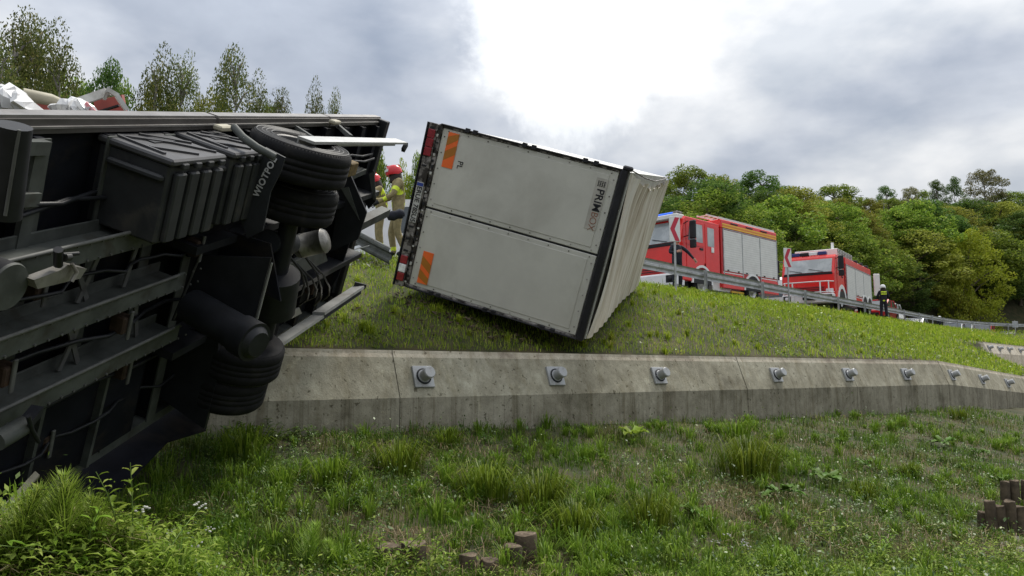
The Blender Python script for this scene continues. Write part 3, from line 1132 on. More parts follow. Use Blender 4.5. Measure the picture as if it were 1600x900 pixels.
# chassis beams
for ww, l0 in ((.60, 4.55), (1.02, 4.5), (1.45, 4.4)):
    mb = MB()
    mb.box(l0 - .3 if ww < .9 else l0, LEN, ww + .04, ww + .055, .112, .30, M_beam)
    mb.box(l0 - .3 if ww < .9 else l0, LEN, ww - .02, ww + .11, .30, .315, M_beam, .004)
    mb.box(l0, LEN, ww - .03, ww + .14, .113, .128, M_beam, .004)
    mb.tube([(l0 + .1, ww - .02, .325), (LEN, ww - .02, .325)], .012, M_brace, 6)  # paler tube puts the beam's ridge highlight into the colour
    mb.build('chassis_beam', trk)
mb = MB()
mb.box(.3, 4.5, .80, .86, .1, .36, M_black)
mb.box(.3, 4.5, 1.62, 1.68, .1, .36, M_black)
mb.build('chassis_beam', trk)
for (a, b, l, dl) in ((.72, 1.0, 5.55, -.22), (.72, 1.0, 5.25, .16), (1.13, 1.43, 5.5, -.2), (1.13, 1.43, 5.3, .16), (1.13, 1.43, 6.3, .1), (.72, 1.0, 6.1, .1), (.72, 1.0, 4.9, .08), (1.13, 1.43, 4.85, -.14)):
    mb = MB()
    mb.bar((l, a - .05, .18), (l + dl, b + .05, .18), .035, .012, M_brace, up=(0, 0, 1))
    mb.build('brace', trk)
# long plates below the beams
mb = MB()
mb.bar((4.9, 1.6, .10), (4.95, 2.42, .10), .03, .14, M_beam)
mb.bar((5.5, 1.6, .10), (5.55, 2.42, .10), .03, .14, M_beam)
mb.bar((6.1, 1.6, .10), (6.1, 2.42, .10), .03, .14, M_beam)
mb.build('brace', trk)
mb = MB()
mb.box(4.4, LEN, 1.72, 2.4, .113, .121, M_deck)
mb.build('floor_plate', trk)
# hanging side rail at lower left, and torn strips
for (p, q, m) in (((248, 622), (120, 790), M_brace), ((256, 628), (140, 800), M_beam), ((0, 803), (58, 738), M_silver)):
    P, Q = on(*p, 1, 2.72), on(*q, 1, 2.80)
    mb = MB()
    mb.bar(P, Q, .045, .02, m)
    mb.build('hanging_strip', trk)

# dark sheet below the lower side board: fallen curtain plus painted-in ground shade
plate([(66, 738), (250, 622), (330, 640), (322, 672), (262, 690), (150, 806), (100, 806), (20, 830), (0, 800)], 1, 2.62, .012, M_deck, 'side_curtain_and_shade', trk)
# bolts, cables and air lines under the deck
mb = MB()
for ww in (.60, 1.02, 1.45):
    for k in range(26):
        l = 4.3 + k * .1
        for o_ in (-.005, .095):
            mb.tube([(l, ww + o_, .315), (l, ww + o_, .325)], .008, M_brace, 6, smooth=False)
tag(mb.build('bolts', trk), kind='stuff')
rc = random.Random(12)
for ww, l0, l1, z in ((.40, .3, 6.4, .13), (.44, .3, 6.3, .15), (1.30, 2.4, 6.4, .20), (1.72, 1.0, 6.4, .16), (2.05, 3.9, 6.4, .14), (.88, 4.4, 6.4, .22)):
    pts = []
    n_ = 16
    for i in range(n_ + 1):
        l = l0 + (l1 - l0) * i / n_
        pts.append((l, ww + rc.uniform(-.025, .025), z + rc.uniform(-.02, .03) + .03 * math.sin(i * 1.3)))
    mb = MB()
    mb.tube(pts, rc.choice((.008, .011, .014)), M_black, 6)
    mb.build('cable', trk)
for l, ww, z in ((4.35, .78, .33), (5.0, 1.2, .3), (5.7, .82, .2), (4.8, 1.62, .25), (5.9, 1.25, .25), (5.3, 2.0, .13), (2.6, 1.1, .3), (2.2, 1.7, .3), (1.6, .9, .2), (1.2, 1.9, .2)):
    mb = MB()
    mb.box(l, l + .09, ww, ww + .12, z - .1, z, M_rust, .01)
    mb.box(l + .02, l + .05, ww - .04, ww + .16, z, z + .015, M_brace, .004)
    mb.build('bracket_plate', trk)
# tool boxes
for pix in (((165, 210), (258, 207), (340, 243), (268, 258)), ((276, 207), (350, 205), (411, 238), (362, 243))):
    c = [on(x, y, 1, .085) for x, y in pix]
    l1 = (c[0][0] + c[3][0]) / 2
    l0 = (c[1][0] + c[2][0]) / 2
    z0 = .04
    z1 = (c[2][2] + c[3][2]) / 2
    bx = tag(bpy.data.objects.new('toolbox', None))
    col.objects.link(bx)
    bx.parent = trk
    wy1 = .60
    mb = MB()
    mb.box(l0 + .02, l1 - .02, .12, wy1, z0, z1 - .025, M_plasticbox, .012)
    mb.build('body', bx)
    mb = MB()
    mb.box(l0, l1, .075, .118, z0 - .01, z1, M_lid, .012)
    # raised pattern on the lid
    for a, b in (((.12, .15), (.45, .62)), ((.45, .62), (.88, .92)), ((.1, .5), (.5, .93)), ((.55, .15), (.9, .55)), ((.12, .15), (.8, .1))):
        pa = (l0 + (l1 - l0) * (1 - a[1]), .07, z0 + (z1 - z0) * a[0])
        pb = (l0 + (l1 - l0) * (1 - b[1]), .07, z0 + (z1 - z0) * b[0])
        mb.bar(pa, pb, .02, .016, M_lid, up=(0, 1, 0))
    lid = mb.build('lid', bx)
    mb = MB()
    mb.box(l0 + (l1 - l0) * .25, l0 + (l1 - l0) * .62, .068, .0745, z0 + (z1 - z0) * .22, z0 + (z1 - z0) * .42, M_black)
    mb.build('handle_recess', bx)
    for j in range(4):
        x0 = l0 + .025 + (l1 - l0 - .05) * j / 4
        mb = MB()
        mb.box(x0, x0 + (l1 - l0) * .165, .16, wy1 - .01, z1 - .026, z1 + .012, M_plasticbox, .01)
        mb.build('rib', bx)
        mb = MB()
        mb.box(x0 + .01, x0 + (l1 - l0) * .12, .10, .135, z1 - .01, z1 + .016, M_plasticbox, .005)
        mb.build('catch', bx)
    mb = MB()
    mb.box(l1 - .02, l1 + .02, .18, .22, .12, z1 - .04, M_plasticbox, .012)
    mb.build('handle', bx)


TYP = [(.27, -.13), (.33, -.150), (.42, -.155), (.47, -.145), (.495, -.12), (.50, -.09), (.50, -.06), (.494, -.056), (.494, -.046), (.50, -.042), (.50, -.006), (.494, -.003), (.494, .003), (.50, .006),
       (.50, .042), (.494, .046), (.494, .056), (.50, .06), (.50, .09), (.495, .12), (.47, .145), (.42, .155), (.33, .150), (.27, .13)]


def wheel(c, axv, parent, name='wheel', sc=1.0, wsc=1.0, outer=True):
    wh = bpy.data.objects.new(name, None)
    col.objects.link(wh)
    wh.parent = parent
    mb = MB()
    mb.lathe(c, axv, [(r * sc, h * wsc) for r, h in TYP], M_tyre, 48)
    av = V3(axv).normalized()
    u = av.orthogonal().normalized()
    v = av.cross(u)
    for q in (.31, .36, .40, .452):
        mb.lathe(c, axv, [((q - .006) * sc, -.152 * wsc), (q * sc, -.160 * wsc), ((q + .006) * sc, -.152 * wsc)], M_sidewall, 40)
    for k in range(90):
        t = 2 * math.pi * k / 90
        e = u * math.cos(t) + v * math.sin(t)
        for s_ in (-1, 1):
            mb.bar(V3(c) + e * .480 * sc + av * (s_ * .128 * wsc), V3(c) + e * .468 * sc + av * (s_ * .144 * wsc), .014 * sc, .008 * sc, M_tyre, up=tuple(e))
    mb.build('tyre', wh)
    mb = MB()
    if outer:
        pr = [(.272, -.12), (.26, -.135), (.245, -.12), (.235, -.03), (.16, .02), (.10, .02), (.10, -.09), (.06, -.11), (.001, -.11)]
    else:
        pr = [(.272, -.12), (.26, -.135), (.245, -.10), (.24, .10), (.12, .1), (.001, .1)]
    mb.lathe(c, axv, [(r * sc, h * wsc) for r, h in pr], M_rim, 32)
    for k in range(10):
        t = 2 * math.pi * k / 10
        e = u * math.cos(t) + v * math.sin(t)
        if outer:
            p = V3(c) + e * .13 * sc + av * .02 * wsc
            mb.tube([p, p - av * .03], .013 * sc, M_hub, 6)
    mb.build('rim', wh)
    return wh


wheel((3.52, .15, .52), (0, 1, 0), trk, sc=.80, wsc=.95)
wheel((3.42, .50, .50), (0, 1, 0), trk, outer=False, sc=.74, wsc=.95)
wheel((3.70, 2.12, .46), (0, -1, 0), trk, sc=.67, wsc=.9)
wheel((3.68, 1.84, .50), (0, -1, 0), trk, outer=False, sc=.71, wsc=.9)
mb = MB()
mb.tube([(3.6, .5, .6), (3.45, 2.1, .6)], .075, M_black, 14)
mb.tube([(3.6, 1.1, .6), (3.5, 1.45, .6)], .2, M_black, 18)
mb.build('axle', trk)
# big dark cylinder beside the lower twin wheels
P, Q = on(300, 478, 2, .35), on(398, 535, 2, .95)
Q2 = P + (Q - P) * 1.06
mb = MB()
mb.tube([P, P + (Q - P) * .78], .128, M_black, 24)
mb.tube([P + (Q - P) * .78, Q], .145, M_black, 24)
mb.tube([Q, Q2], [.12, .09], M_black, 20)
mb.build('air_spring', trk)
# silver air tank and its grey neighbour
P = on(462, 386, 2, .36)
Q = P + np.array((-.02, -.16, .26))
mb = MB()
d = (Q - P) / np.linalg.norm(Q - P)
prof = [(.001, -.02), (.06, -.015), (.09, .01), (.098, .04), (.098, .06), (.103, .062), (.103, .075), (.098, .077), (.098, .30), (.103, .302), (.103, .315), (.097, .317), (.085, .345), (.001, .36)]
mb.lathe(P, d, [(r_ * 1.15, h_ * .9) for r_, h_ in prof], M_tank, 24)
mb.build('air_tank', trk)
P, Q = on(418, 378, 2, .50), on(452, 380, 2, .50)
mb = MB()
mb.tube([P, Q], .10, M_blackmat, 18)
mb.tube([Q, Q + (Q - P) * .3], .05, M_silver, 12)
mb.bar(on(452, 352, 2, .5), on(452, 398, 2, .5), .03, .05, M_tank)
mb.build('brake_chamber', trk)
# mud flap with its lettering, and the arched stay above it
FL = 4.15
fp = [(416, 230), (447, 246), (440, 268), (424, 300), (412, 360), (388, 372), (372, 330)]
plate(fp, 0, FL - .02, .02, M_blackmat, 'mud_flap', trk)
pa, pb = on(399, 307, 0, FL + .006), on(429, 246, 0, FL + .006)
dx = pb - pa
wlen = np.linalg.norm(dx)
dx /= wlen
dz = np.array((1., 0, 0))
dy = np.cross(dz, dx)
tm = frame((pa + pb) / 2, dx, dy, dz)
text('mud_flap_lettering', 'WIOTPOL', .066, M_textwhite, trk, tm, bold=.0015, spacing=1.12)
mb = MB()
mb.tube([on(366, 199, 2, .30), on(380, 215, 2, .42), on(402, 231, 2, .55), on(430, 246, 2, .68)], .028, M_beam, 10)
mb.build('mud_flap_stay', trk)
# dark plates of the axle bay
plate([(311, 398), (425, 402), (400, 498), (270, 500)], 0, 4.2, .02, M_black, 'axle_plate', trk)
plate([(340, 355), (424, 380), (440, 470), (330, 420)], 0, 3.9, .02, M_deck, 'axle_plate', trk)
plate([(300, 330), (420, 330), (430, 400), (290, 400)], 2, .22, .02, M_deck, 'axle_plate', trk)
plate([(262, 505), (345, 520), (340, 600), (322, 668), (240, 610)], 0, 4.0, .03, M_black, 'mud_flap', trk)
mb = MB()
mb.bar(on(311, 404, 0, 4.24), on(272, 499, 0, 4.24), .012, .01, M_brace)
mb.build('edge_strip', trk)
mb = MB()
mb.bar(on(425, 411, 0, 4.24), on(402, 498, 0, 4.24), .014, .01, M_silver)
mb.build('edge_strip', trk)
# rear plates
plate([(532, 287), (549, 273), (574, 331), (561, 373), (517, 393), (527, 333)], 0, 1.5, .03, M_black, 'rear_mud_flap', trk)
plate([(533, 294), (545, 292), (562, 344)], 0, 1.535, .01, M_beam, 'rear_mud_flap', trk)  # thin paler plate painting the highlight on the dark flap
plate([(556, 284), (584, 265), (588, 314), (577, 326), (561, 297)], 0, .5, .03, M_black, 'rear_mud_flap', trk)
plate([(577, 272), (585, 267), (588, 314), (583, 312)], 0, .54, .01, M_beam, 'rear_mud_flap', trk)  # lit face of the farther flap, put into a paler colour
plate([(508, 392), (548, 376), (530, 430), (508, 468)], 0, .9, .03, M_deck, 'rear_mud_flap', trk)
mb = MB()
mb.bar(on(549, 356, 0, .75), on(602, 330, 0, -.25), .10, .13, M_beam)
mb.bar(on(527, 282, 0, 1.3), on(566, 266, 0, .6), .06, .10, M_beam)
mb.build('underrun_arm', trk)
# side guards sticking out past the tail
for (p, q, wv, m) in (((478, 219), (627, 221), -.0, 0), ((428, 540), (560, 452), 2.4, 1)):
    A_, B_ = on(*p, 2, .62), on(*q, 2, .62)
    if wv == 0:
        mb = MB()
        mb.bar(A_, B_, .14, .022, M_silver, up=(0, 1, 0))
        mb.bar(A_ + np.array((0, .035, -.06)), B_ + np.array((0, .035, -.06)), .012, .07, M_silver, up=(0, 1, 0))
        mb.bar(B_ + np.array((.0, .03, .05)), B_ + np.array((-.04, .07, .05)), .1, .04, M_blackmat)
        mb.build('side_guard', trk)
    else:
        mid = A_ + (B_ - A_) * .45
        mb = MB()
        mb.bar(A_, mid, .13, .03, M_silver, up=(0, 1, .35))
        mb.bar(mid + np.array((0, -.03, .0)), B_ + np.array((0, -.03, .0)), .13, .03, M_silver, up=(0, 1, .35))
        mb.bar(mid + np.array((0, .02, .03)), B_ + np.array((0, .02, .03)), .02, .05, M_blackmat, up=(0, 1, .35))
        mb.bar(B_ + np.array((.02, -.05, -.06)), B_ + np.array((-.03, -.05, .07)), .02, .06, M_blackmat, up=(0, 1, 0))
        mb.build('side_guard', trk)
mb = MB()
mb.bar(on(487, 216, 2, .5), on(463, 200, 2, .1), .04, .03, M_beam)
mb.build('guard_bracket', trk)
mb = MB()
mb.bar(on(548, 214, 2, .5), on(527, 196, 2, .1), .04, .03, M_beam)
mb.build('guard_bracket', trk)
mb = MB()
mb.bar(on(537, 467, 2, .6), on(498, 453, 2, .1), .04, .04, M_black)
mb.build('guard_bracket', trk)
# ochre block, clips, brake bits, hoses
mb = MB()
c = on(545, 263, 2, .45)
mb.box(c[0] - .12, c[0] + .1, c[1] - .07, c[1] + .07, .32, .5, M_wood, .01)
mb.build('wheel_chock', trk)
for p in ((350, 200), (524, 191), (215, 0)):
    if p[1] == 0:
        continue
    c = on(*p, 2, .14)
    mb = MB()
    mb.box(c[0] - .09, c[0] + .09, c[1] - .02, c[1] + .02, .10, .17, M_tanpipe, .01)
    mb.build('marker_lamp', trk)
mb = MB()
for k in range(5):
    a = on(448 + 8 * k, 395 + 9 * (k % 3), 2, .45)
    b = on(455 + 12 * k, 470 + 7 * (k % 2), 2, .30)
    m_ = (a + b) / 2 + np.array((.05 * (k % 2), 0, .16))
    mb.tube([a, (a + m_) / 2 + np.array((0, 0, .05)), m_, (b + m_) / 2 + np.array((0, 0, .04)), b], .011, M_black, 7)
mb.build('hose', trk)
plate([(424, 420), (500, 385), (505, 405), (424, 445)], 2, .30, .05, M_beam, 'tail_bracket', trk)
plate([(425, 470), (448, 463), (452, 472), (432, 486)], 2, .36, .012, M_silver, 'torn_lamp_holder', trk)
plate([(430, 492), (466, 480), (470, 489), (443, 503)], 2, .42, .012, M_silver, 'torn_lamp_holder', trk)
mb = MB()
c = on(436, 476, 2, .40)
mb.tube([c, c + np.array((0, 0, .03))], .035, M_black, 14)
c = on(444, 495, 2, .45)
mb.bar(on(418, 470, 2, .4), on(436, 487, 2, .45), .03, .05, M_black)
mb.bar(on(415, 490, 2, .4), on(440, 498, 2, .45), .05, .05, M_beam)
mb.build('torn_lamp_holder', trk)
# drum, coupling arm and roller near the left edge
mb = MB()
c = on(12, 448, 2, .42)
mb.tube([c - np.array((0, 0, .28)), c], .115, M_black, 32)
mb.tube([c, c + np.array((0, 0, .012))], [.118, .112], M_beam, 32)
mb.build('winch_drum', trk)
mb = MB()
P = [on(38, 432, 2, .42), on(44, 446, 2, .42), on(112, 430, 2, .42), on(122, 415, 2, .42), on(92, 408, 2, .42), on(82, 416, 2, .42)]
e = np.array((0, 0, .05))
k = len(P)
mb.add([*P, *[p + e for p in P]], [tuple(range(k)), tuple(range(2 * k - 1, k - 1, -1))] + [(i, i + k, (i + 1) % k + k, (i + 1) % k) for i in range(k)], M_tank)
mb.tube([on(91, 414, 2, .46), on(91, 390, 2, .48)], .022, M_black, 10)
mb.tube([on(98, 398, 2, .48), on(122, 396, 2, .48)], .011, M_black, 8)
mb.tube([on(100, 402, 2, .48), on(108, 401, 2, .48)], .022, M_rim, 8)
mb.tube([on(112, 412, 2, .48), on(120, 425, 2, .5), on(112, 440, 2, .5)], .010, M_tank, 8)
mb.build('coupling_arm', trk)
mb = MB()
mb.tube([on(20, 196, 2, .36), on(4, 338, 2, .36)], .075, M_black, 18)
mb.tube([on(30, 203, 2, .42), on(8, 337, 2, .42)], .008, M_brace, 6)
mb.build('roller', trk)
mb = MB()
mb.bar(on(30, 230, 2, .15), on(72, 230, 2, .13), .07, .05, M_beam)
mb.bar(on(20, 312, 2, .15), on(56, 310, 2, .13), .07, .05, M_beam)
mb.bar(on(62, 232, 2, .12), on(30, 390, 2, .12), .08, .03, M_beam)
mb.build('brace', trk)
mb = MB()
P, Q = on(-6, 690, 2, .45), on(38, 664, 2, .45)
mb.tube([P, Q], .05, M_beam, 14)
mb.bar(Q, on(58, 640, 2, .40), .05, .06, M_black)
mb.tube([on(44, 650, 2, .5), on(50, 672, 2, .5), on(60, 690, 2, .5)], .012, M_black, 8)
mb.build('coupling_arm', trk)

# ------------------------------------------------------------------ load debris on the far side of the upper side board


def crumple(name, pix, Y, th, m, label, cat, amp=.05, seed=1, sub=10):
    """crumpled sheet filling a pixel outline's box at distance Y with real depth"""
    xs = [p[0] for p in pix]
    rr = random.Random(seed)
    bm = bmesh.new()
    top, bot = [], []
    n = len(pix) // 2
    # pix: upper outline left->right then lower outline left->right
    U, Lw = pix[:n], pix[n:]
    rows = []
    for i in range(sub + 1):
        t = i / sub * (n - 1)
        k = min(int(t), n - 2)
        f = t - k
        up = at(U[k][0] + (U[k + 1][0] - U[k][0]) * f, U[k][1] + (U[k + 1][1] - U[k][1]) * f, Y)
        lo = at(Lw[k][0] + (Lw[k + 1][0] - Lw[k][0]) * f, Lw[k][1] + (Lw[k + 1][1] - Lw[k][1]) * f, Y)
        ring = []
        for j in range(10):
            a = j / 10 * 2 * math.pi
            c = (up + lo) / 2 + (up - lo) / 2 * math.sin(a)
            c = c + np.array((0, math.cos(a) * th, 0))
            c = c + np.array([rr.uniform(-amp, amp) * .6, rr.uniform(-amp, amp), rr.uniform(-amp, amp) * .5])
            ring.append(bm.verts.new(c))
        rows.append(ring)
    for i in range(sub):
        for j in range(10):
            bm.faces.new((rows[i][j], rows[i][(j + 1) % 10], rows[i + 1][(j + 1) % 10], rows[i + 1][j]))
    bm.faces.new(rows[0])
    bm.faces.new(rows[-1][::-1])
    mb = MB()
    mb.bm(bm, m)
    o = mb.build(name)
    return tag(o, label, cat)


crumple('plastic_sheet', [(-12, 138), (8, 136), (28, 137), (44, 152), (62, 172), (-12, 186), (8, 188), (28, 188), (44, 188), (60, 188)], 4.6, .18, M_plastic,
        'crumpled translucent white plastic sheet on the overturned load at the left edge', 'plastic sheet', .035, 3, 14)
crumple('plastic_sheet', [(94, 168), (110, 157), (124, 154), (138, 160), (154, 174), (94, 186), (110, 188), (124, 188), (138, 188), (150, 188)], 5.0, .12, M_plastic,
        'small crumpled white and red plastic wrap between pipe and frame on the load', 'plastic sheet', .03, 5, 12)
mb = MB()
mb.tube([at(36, 148, 4.9), at(80, 156, 5.0), at(104, 163, 5.1)], [.045, .04, .022], M_tanpipe, 16)
tag(mb.build('pipe'), 'tan tapered pipe lying on the load next to the plastic sheet', 'pipe')
mb = MB()
mb.hexa([at(55, 160, 5.2), at(125, 176, 5.2), at(125, 190, 5.2), at(40, 190, 5.2), at(60, 160, 5.6), at(128, 176, 5.6), at(128, 190, 5.6), at(45, 190, 5.6)], M_redpaint)
tag(mb.build('red_panel'), 'flat red oxide panel under the tan pipe on the load', 'panel')
mb = MB()
mb.hexa([at(146, 158, 5.3), at(190, 148, 5.3), at(199, 190, 5.3), at(150, 190, 5.3), at(150, 156, 5.8), at(194, 148, 5.8), at(202, 190, 5.8), at(154, 190, 5.8)], M_redpaint)
tag(mb.build('red_panel'), 'upright dark red panel behind the white tilted frame on the load', 'panel')
wf = empty('tilted_frame', loc=(0, 0, 0), label='white tilted metal frame rising over the dark red panel on the load', cat='metal frame')
for a, b in (((112, 160), (166, 141)), ((116, 165), (172, 146)), ((166, 139), (185, 150)), ((167, 141), (163, 154)), ((183, 150), (198, 172))):
    mb = MB()
    mb.bar(at(*a, 5.1), at(*b, 5.15), .022, .03, M_doorframe)
    mb.build('bar', wf)
mb = MB()
mb.bar(at(150, 176, 5.2), at(186, 165, 5.2), .02, .012, M_black)
mb.build('strap', wf)
mb = MB()
mb.hexa([at(123, 166, 4.9), at(136, 160, 4.9), at(152, 176, 4.9), at(132, 178, 4.9), at(123, 164, 4.98), at(136, 158, 4.98), at(152, 174, 4.98), at(132, 176, 4.98)], mat('tape_red', (.55, .1, .12), .5, c2=(.75, .6, .6), scale=22))
tag(mb.build('tape_scrap'), 'pink and red striped tape scrap stuck to the small plastic wrap', 'tape')
mb = MB()
mb.hexa([at(0, 795, 4.1), at(55, 736, 4.6), at(62, 742, 4.6), at(4, 806, 4.1), at(0, 797, 4.16), at(55, 738, 4.66), at(62, 745, 4.66), at(4, 808, 4.16)], M_tanpipe)
tag(mb.build('plank'), 'narrow pale tan board leaning below the flatbed at the left edge', 'board')

# ------------------------------------------------------------------ white box body lying on its side
bn = np.array((.2719, .9335, .2336))
bv = np.array((.9326, -.1957, -.3034))
bn /= np.linalg.norm(bn)
bv -= bn * (bv @ bn)
bv /= np.linalg.norm(bv)
bu = np.cross(bv, bn)
BO = np.array((.931, 11.039, .488))
BM_ = frame(BO, bv, bn, bu)
BAX = (bv, bn, bu)
bx = empty('overturned_box_trailer', BM_, label='white box trailer lying on its side on the grass, double rear doors facing the camera', cat='trailer')
HT, WD, BL = 2.74, 2.5, 6.7
mb = MB()
mb.box(-HT - .05, .13, .06, BL, .01, WD - .01, M_doorframe, .0)
mb.build('box_body', bx)
# two doors with a seam between
DX0, DX1 = -HT + .03, -.015
for z0, z1 in ((.03, 1.235), (1.265, 2.455)):
    mb = MB()
    mb.box(DX0, DX1, .0, .058, z0, z1, M_door, .008)
    d_ = mb.build('door', bx)
    mb = MB()
    mb.box(DX0 + .10, DX1 - .12, -.008, -.0005, z0 + .07, z1 - .07, M_door, .003)
    mb.build('door_panel', d_)
    mb = MB()
    for k in range(9):
        for zz_ in (z0 + .035, z1 - .035):
            x = DX0 + .1 + (DX1 - DX0 - .2) * k / 8
            mb.tube([(x, -.001, zz_), (x, -.008, zz_)], .010, M_rearframe, 6, smooth=False)
        if k < 5:
            zv = z0 + .12 + (z1 - z0 - .24) * k / 4
            mb.tube([(DX1 - .05, -.001, zv), (DX1 - .05, -.008, zv)], .010, M_rearframe, 6, smooth=False)
            mb.tube([(DX0 + .05, -.001, zv), (DX0 + .05, -.008, zv)], .010, M_rearframe, 6, smooth=False)
    tag(mb.build('rivets', d_), kind='stuff')
mb = MB()
mb.box(DX0, DX1, .01, .05, 1.236, 1.264, M_gasket)
mb.build('door_seal', bx)
# edge rails of the frame with hinges
for z0, z1 in ((-.02, .028), (2.458, 2.505)):
    mb = MB()
    mb.box(-HT - .02, .02, -.012, .07, z0, z1, M_rearframe, .006)
    mb.build('frame_rail', bx)
mb = MB()
mb.tube([(-HT, -.03, 2.50), (.02, -.03, 2.50)], .014, M_gasket, 8)
mb.build('locking_rod', bx)
mb = MB()
mb.tube([(-HT, -.03, -.01), (.02, -.03, -.01)], .014, M_gasket, 8)
mb.build('locking_rod', bx)
for fx in (-2.32, -2.2, -1.43, -1.29, -.52, -.36):
    for z in (2.50, .0):
        mb = MB()
        mb.box(fx - .035, fx + .035, -.05, .0, z - .03, z + .035, M_gasket, .006)
        mb.build('hinge', bx)
# reflective boards
def refl_board(xc, z0, z1, fl):
    mb = MB()
    mb.box(xc - .085, xc + .085, -.018, -.0095, z0, z1, M_orange)
    o = mb.build('reflective_board', bx)
    mb = MB()
    h = z1 - z0
    for k in range(2):
        a = z0 + h * (.18 + .42 * k)
        b = a + h * .26
        s_ = .12 if fl else -.12
        lo, hi = z0, z1
        q = [(xc - .085, a), (xc + .085, a + s_), (xc + .085, b + s_), (xc - .085, b)]
        q = [(x, min(max(z, lo), hi)) for x, z in q]
        mb.add([(x, -.0195, z) for x, z in q], [(0, 1, 2, 3)], M_orange2)
    mb.build('stripe', o)


refl_board(-2.52, 1.90, 2.42, True)
refl_board(-2.50, .10, .60, False)
tz = frame((-2.33, -.012, 1.99), (0, 0, -1), (1, 0, 0), (0, -1, 0))
text('country_letters', 'PL', .12, M_labelink, bx, tz, bold=.0)
mb = MB()
mb.box(-.30, -.13, -.0125, -.0095, 1.58, 2.32, M_labelgrey)
lb = mb.build('maker_label', bx)
text('maker_lettering', 'PRIM', .155, M_labelink, lb, frame((-.205, -.014, 2.005), (0, 0, -1), (1, 0, 0), (0, -1, 0)), bold=.0025, spacing=1.0)
text('maker_lettering', 'BOX', .14, M_labelbrown, lb, frame((-.205, -.014, 1.70), (0, 0, -1), (1, 0, 0), (0, -1, 0)), bold=-.002, spacing=.9)
mb = MB()
for k in range(4):
    mb.box(-.265 + k * .03, -.255 + k * .03, -.0145, -.013, 2.20, 2.28, M_labelink)
    mb.box(-.27, -.15, -.0145, -.013, 2.205 + k * .022, 2.21 + k * .022, M_labelink)
mb.build('maker_emblem', lb)
# black top frame (to the right) and the pale tarpaulin roof
mb = MB()
mb.box(.0, .115, -.05, .14, -.02, 2.52, M_gasket, .02)
mb.build('top_frame', bx)
mb = MB()
mb.box(.02, .16, -.06, .06, 2.50, 2.57, M_gasket, .02)
mb.build('corner_buffer', bx)
mb = MB()
nu, nv = 170, 26
vs, fs = [], []
for i in range(nu + 1):
    for j in range(nv + 1):
        s_ = i / nu
        t = j / nv
        y = .14 + (BL - .14) * s_
        z = .0 + WD * t
        x = .135 + .045 * abs(math.sin(s_ * 42 + .8 * math.sin(t * 3.0 + s_ * 5))) ** .7 + .02 * math.sin(t * 5 + s_ * 9)
        z -= .28 * max(0, (t - .84) / .16) ** 2 * math.sin(min(s_, .98) * math.pi) ** .7 * (.8 + .2 * math.sin(s_ * 40))
        x += .10 * max(0, (t - .8) / .2) * math.sin(s_ * 3.1) * .5
        vs.append((x, y, z))
for i in range(nu):
    for j in range(nv):
        a = i * (nv + 1) + j
        fs.append((a, a + 1, a + nv + 2, a + nv + 1))
mb.add(vs, fs, M_tarp, True)
mb.build('roof_tarpaulin', bx)
mb = MB()
mb.tube([(.14, .1, 2.52), (.2, 1.5, 2.44), (.21, 3.2, 2.40), (.2, 5.2, 2.45), (.15, BL, 2.52)], .012, M_rearframe, 6)
mb.build('tarpaulin_cord', bx)
# tail frame with lamps and number plate
mb = MB()
mb.box(-HT - .03, -HT + .025, -.03, .10, -.02, 2.5, M_rearframe, .006)
mb.build('tail_frame', bx)
mb = MB()
mb.box(-HT - .18, -HT - .036, -.06, .12, -.03, 2.49, M_rearframe, .01)
mb.build('tail_board', bx)
mb = MB()
mb.box(-HT - .20, -HT - .183, -.09, .12, -.03, 2.49, M_black)
mb.build('tail_board_edge', bx)
for z0 in (2.0, .06):
    for k, m in enumerate((M_redlamp, M_lampclear if z0 < 1 else M_redlamp, M_redlamp)):
        mb = MB()
        mb.box(-HT - .165, -HT - .05, -.085, -.062, z0 + k * .135, z0 + .128 + k * .135, m, .008)
        mb.build('tail_lamp', bx)
mb = MB()
mb.box(-HT - .165, -HT - .055, -.07, -.0625, .98, 1.60, M_plate, .003)
pl = mb.build('number_plate', bx)
mb = MB()
mb.box(-HT - .16, -HT - .06, -.072, -.0702, 1.54, 1.59, M_blue)
mb.build('plate_band', pl)
text('plate_lettering', 'ERUE 78SU5', .105, M_labelink, pl, frame((-HT - .11, -.0725, 1.26), (0, 0, -1), (1, 0, 0), (0, -1, 0)), bold=.002)
mb = MB()
rr = random.Random(4)
for k in range(26):
    z = .05 + k * .094
    x = -HT + rr.uniform(-.03, .0)
    mb.box(x - .012, x + .02, -.045, -.031, z, z + rr.uniform(.02, .06), M_black if k % 3 else M_doorframe, .003)
    if k % 2:
        mb.box(-HT - .15, -HT - .08, -.068, -.061, z, z + .03, M_black if z < .95 or z > 1.65 else M_rearframe)
tag(mb.build('latches', bx), kind='stuff')

# ------------------------------------------------------------------ vehicles


def vehicle_frame(o, h):
    h = np.array((h[0], h[1], 0.0))
    h /= np.linalg.norm(h)
    return frame(o, h, (-h[1], h[0], 0), (0, 0, 1))


def small_wheel(parent, x, y, z, r, w_=.28, sgn=-1):
    wh = bpy.data.objects.new('wheel', None)
    col.objects.link(wh)
    wh.parent = parent
    mb = MB()
    mb.lathe((x, y, z), (0, 1, 0), [(r * .6, -w_ / 2), (r * .92, -w_ / 2), (r, -w_ * .38), (r, w_ * .38), (r * .92, w_ / 2), (r * .6, w_ / 2)], M_tyre, 24)
    mb.build('tyre', wh)
    mb = MB()
    s_ = -1
    mb.lathe((x, y, z), (0, -1, 0), [(r * .62, w_ / 2 - .01), (r * .56, w_ / 2 - .02), (r * .5, w_ * .25), (r * .25, w_ * .3), (r * .2, w_ * .55), (.001, w_ * .55)], M_hub, 20)
    mb.build('rim', wh)


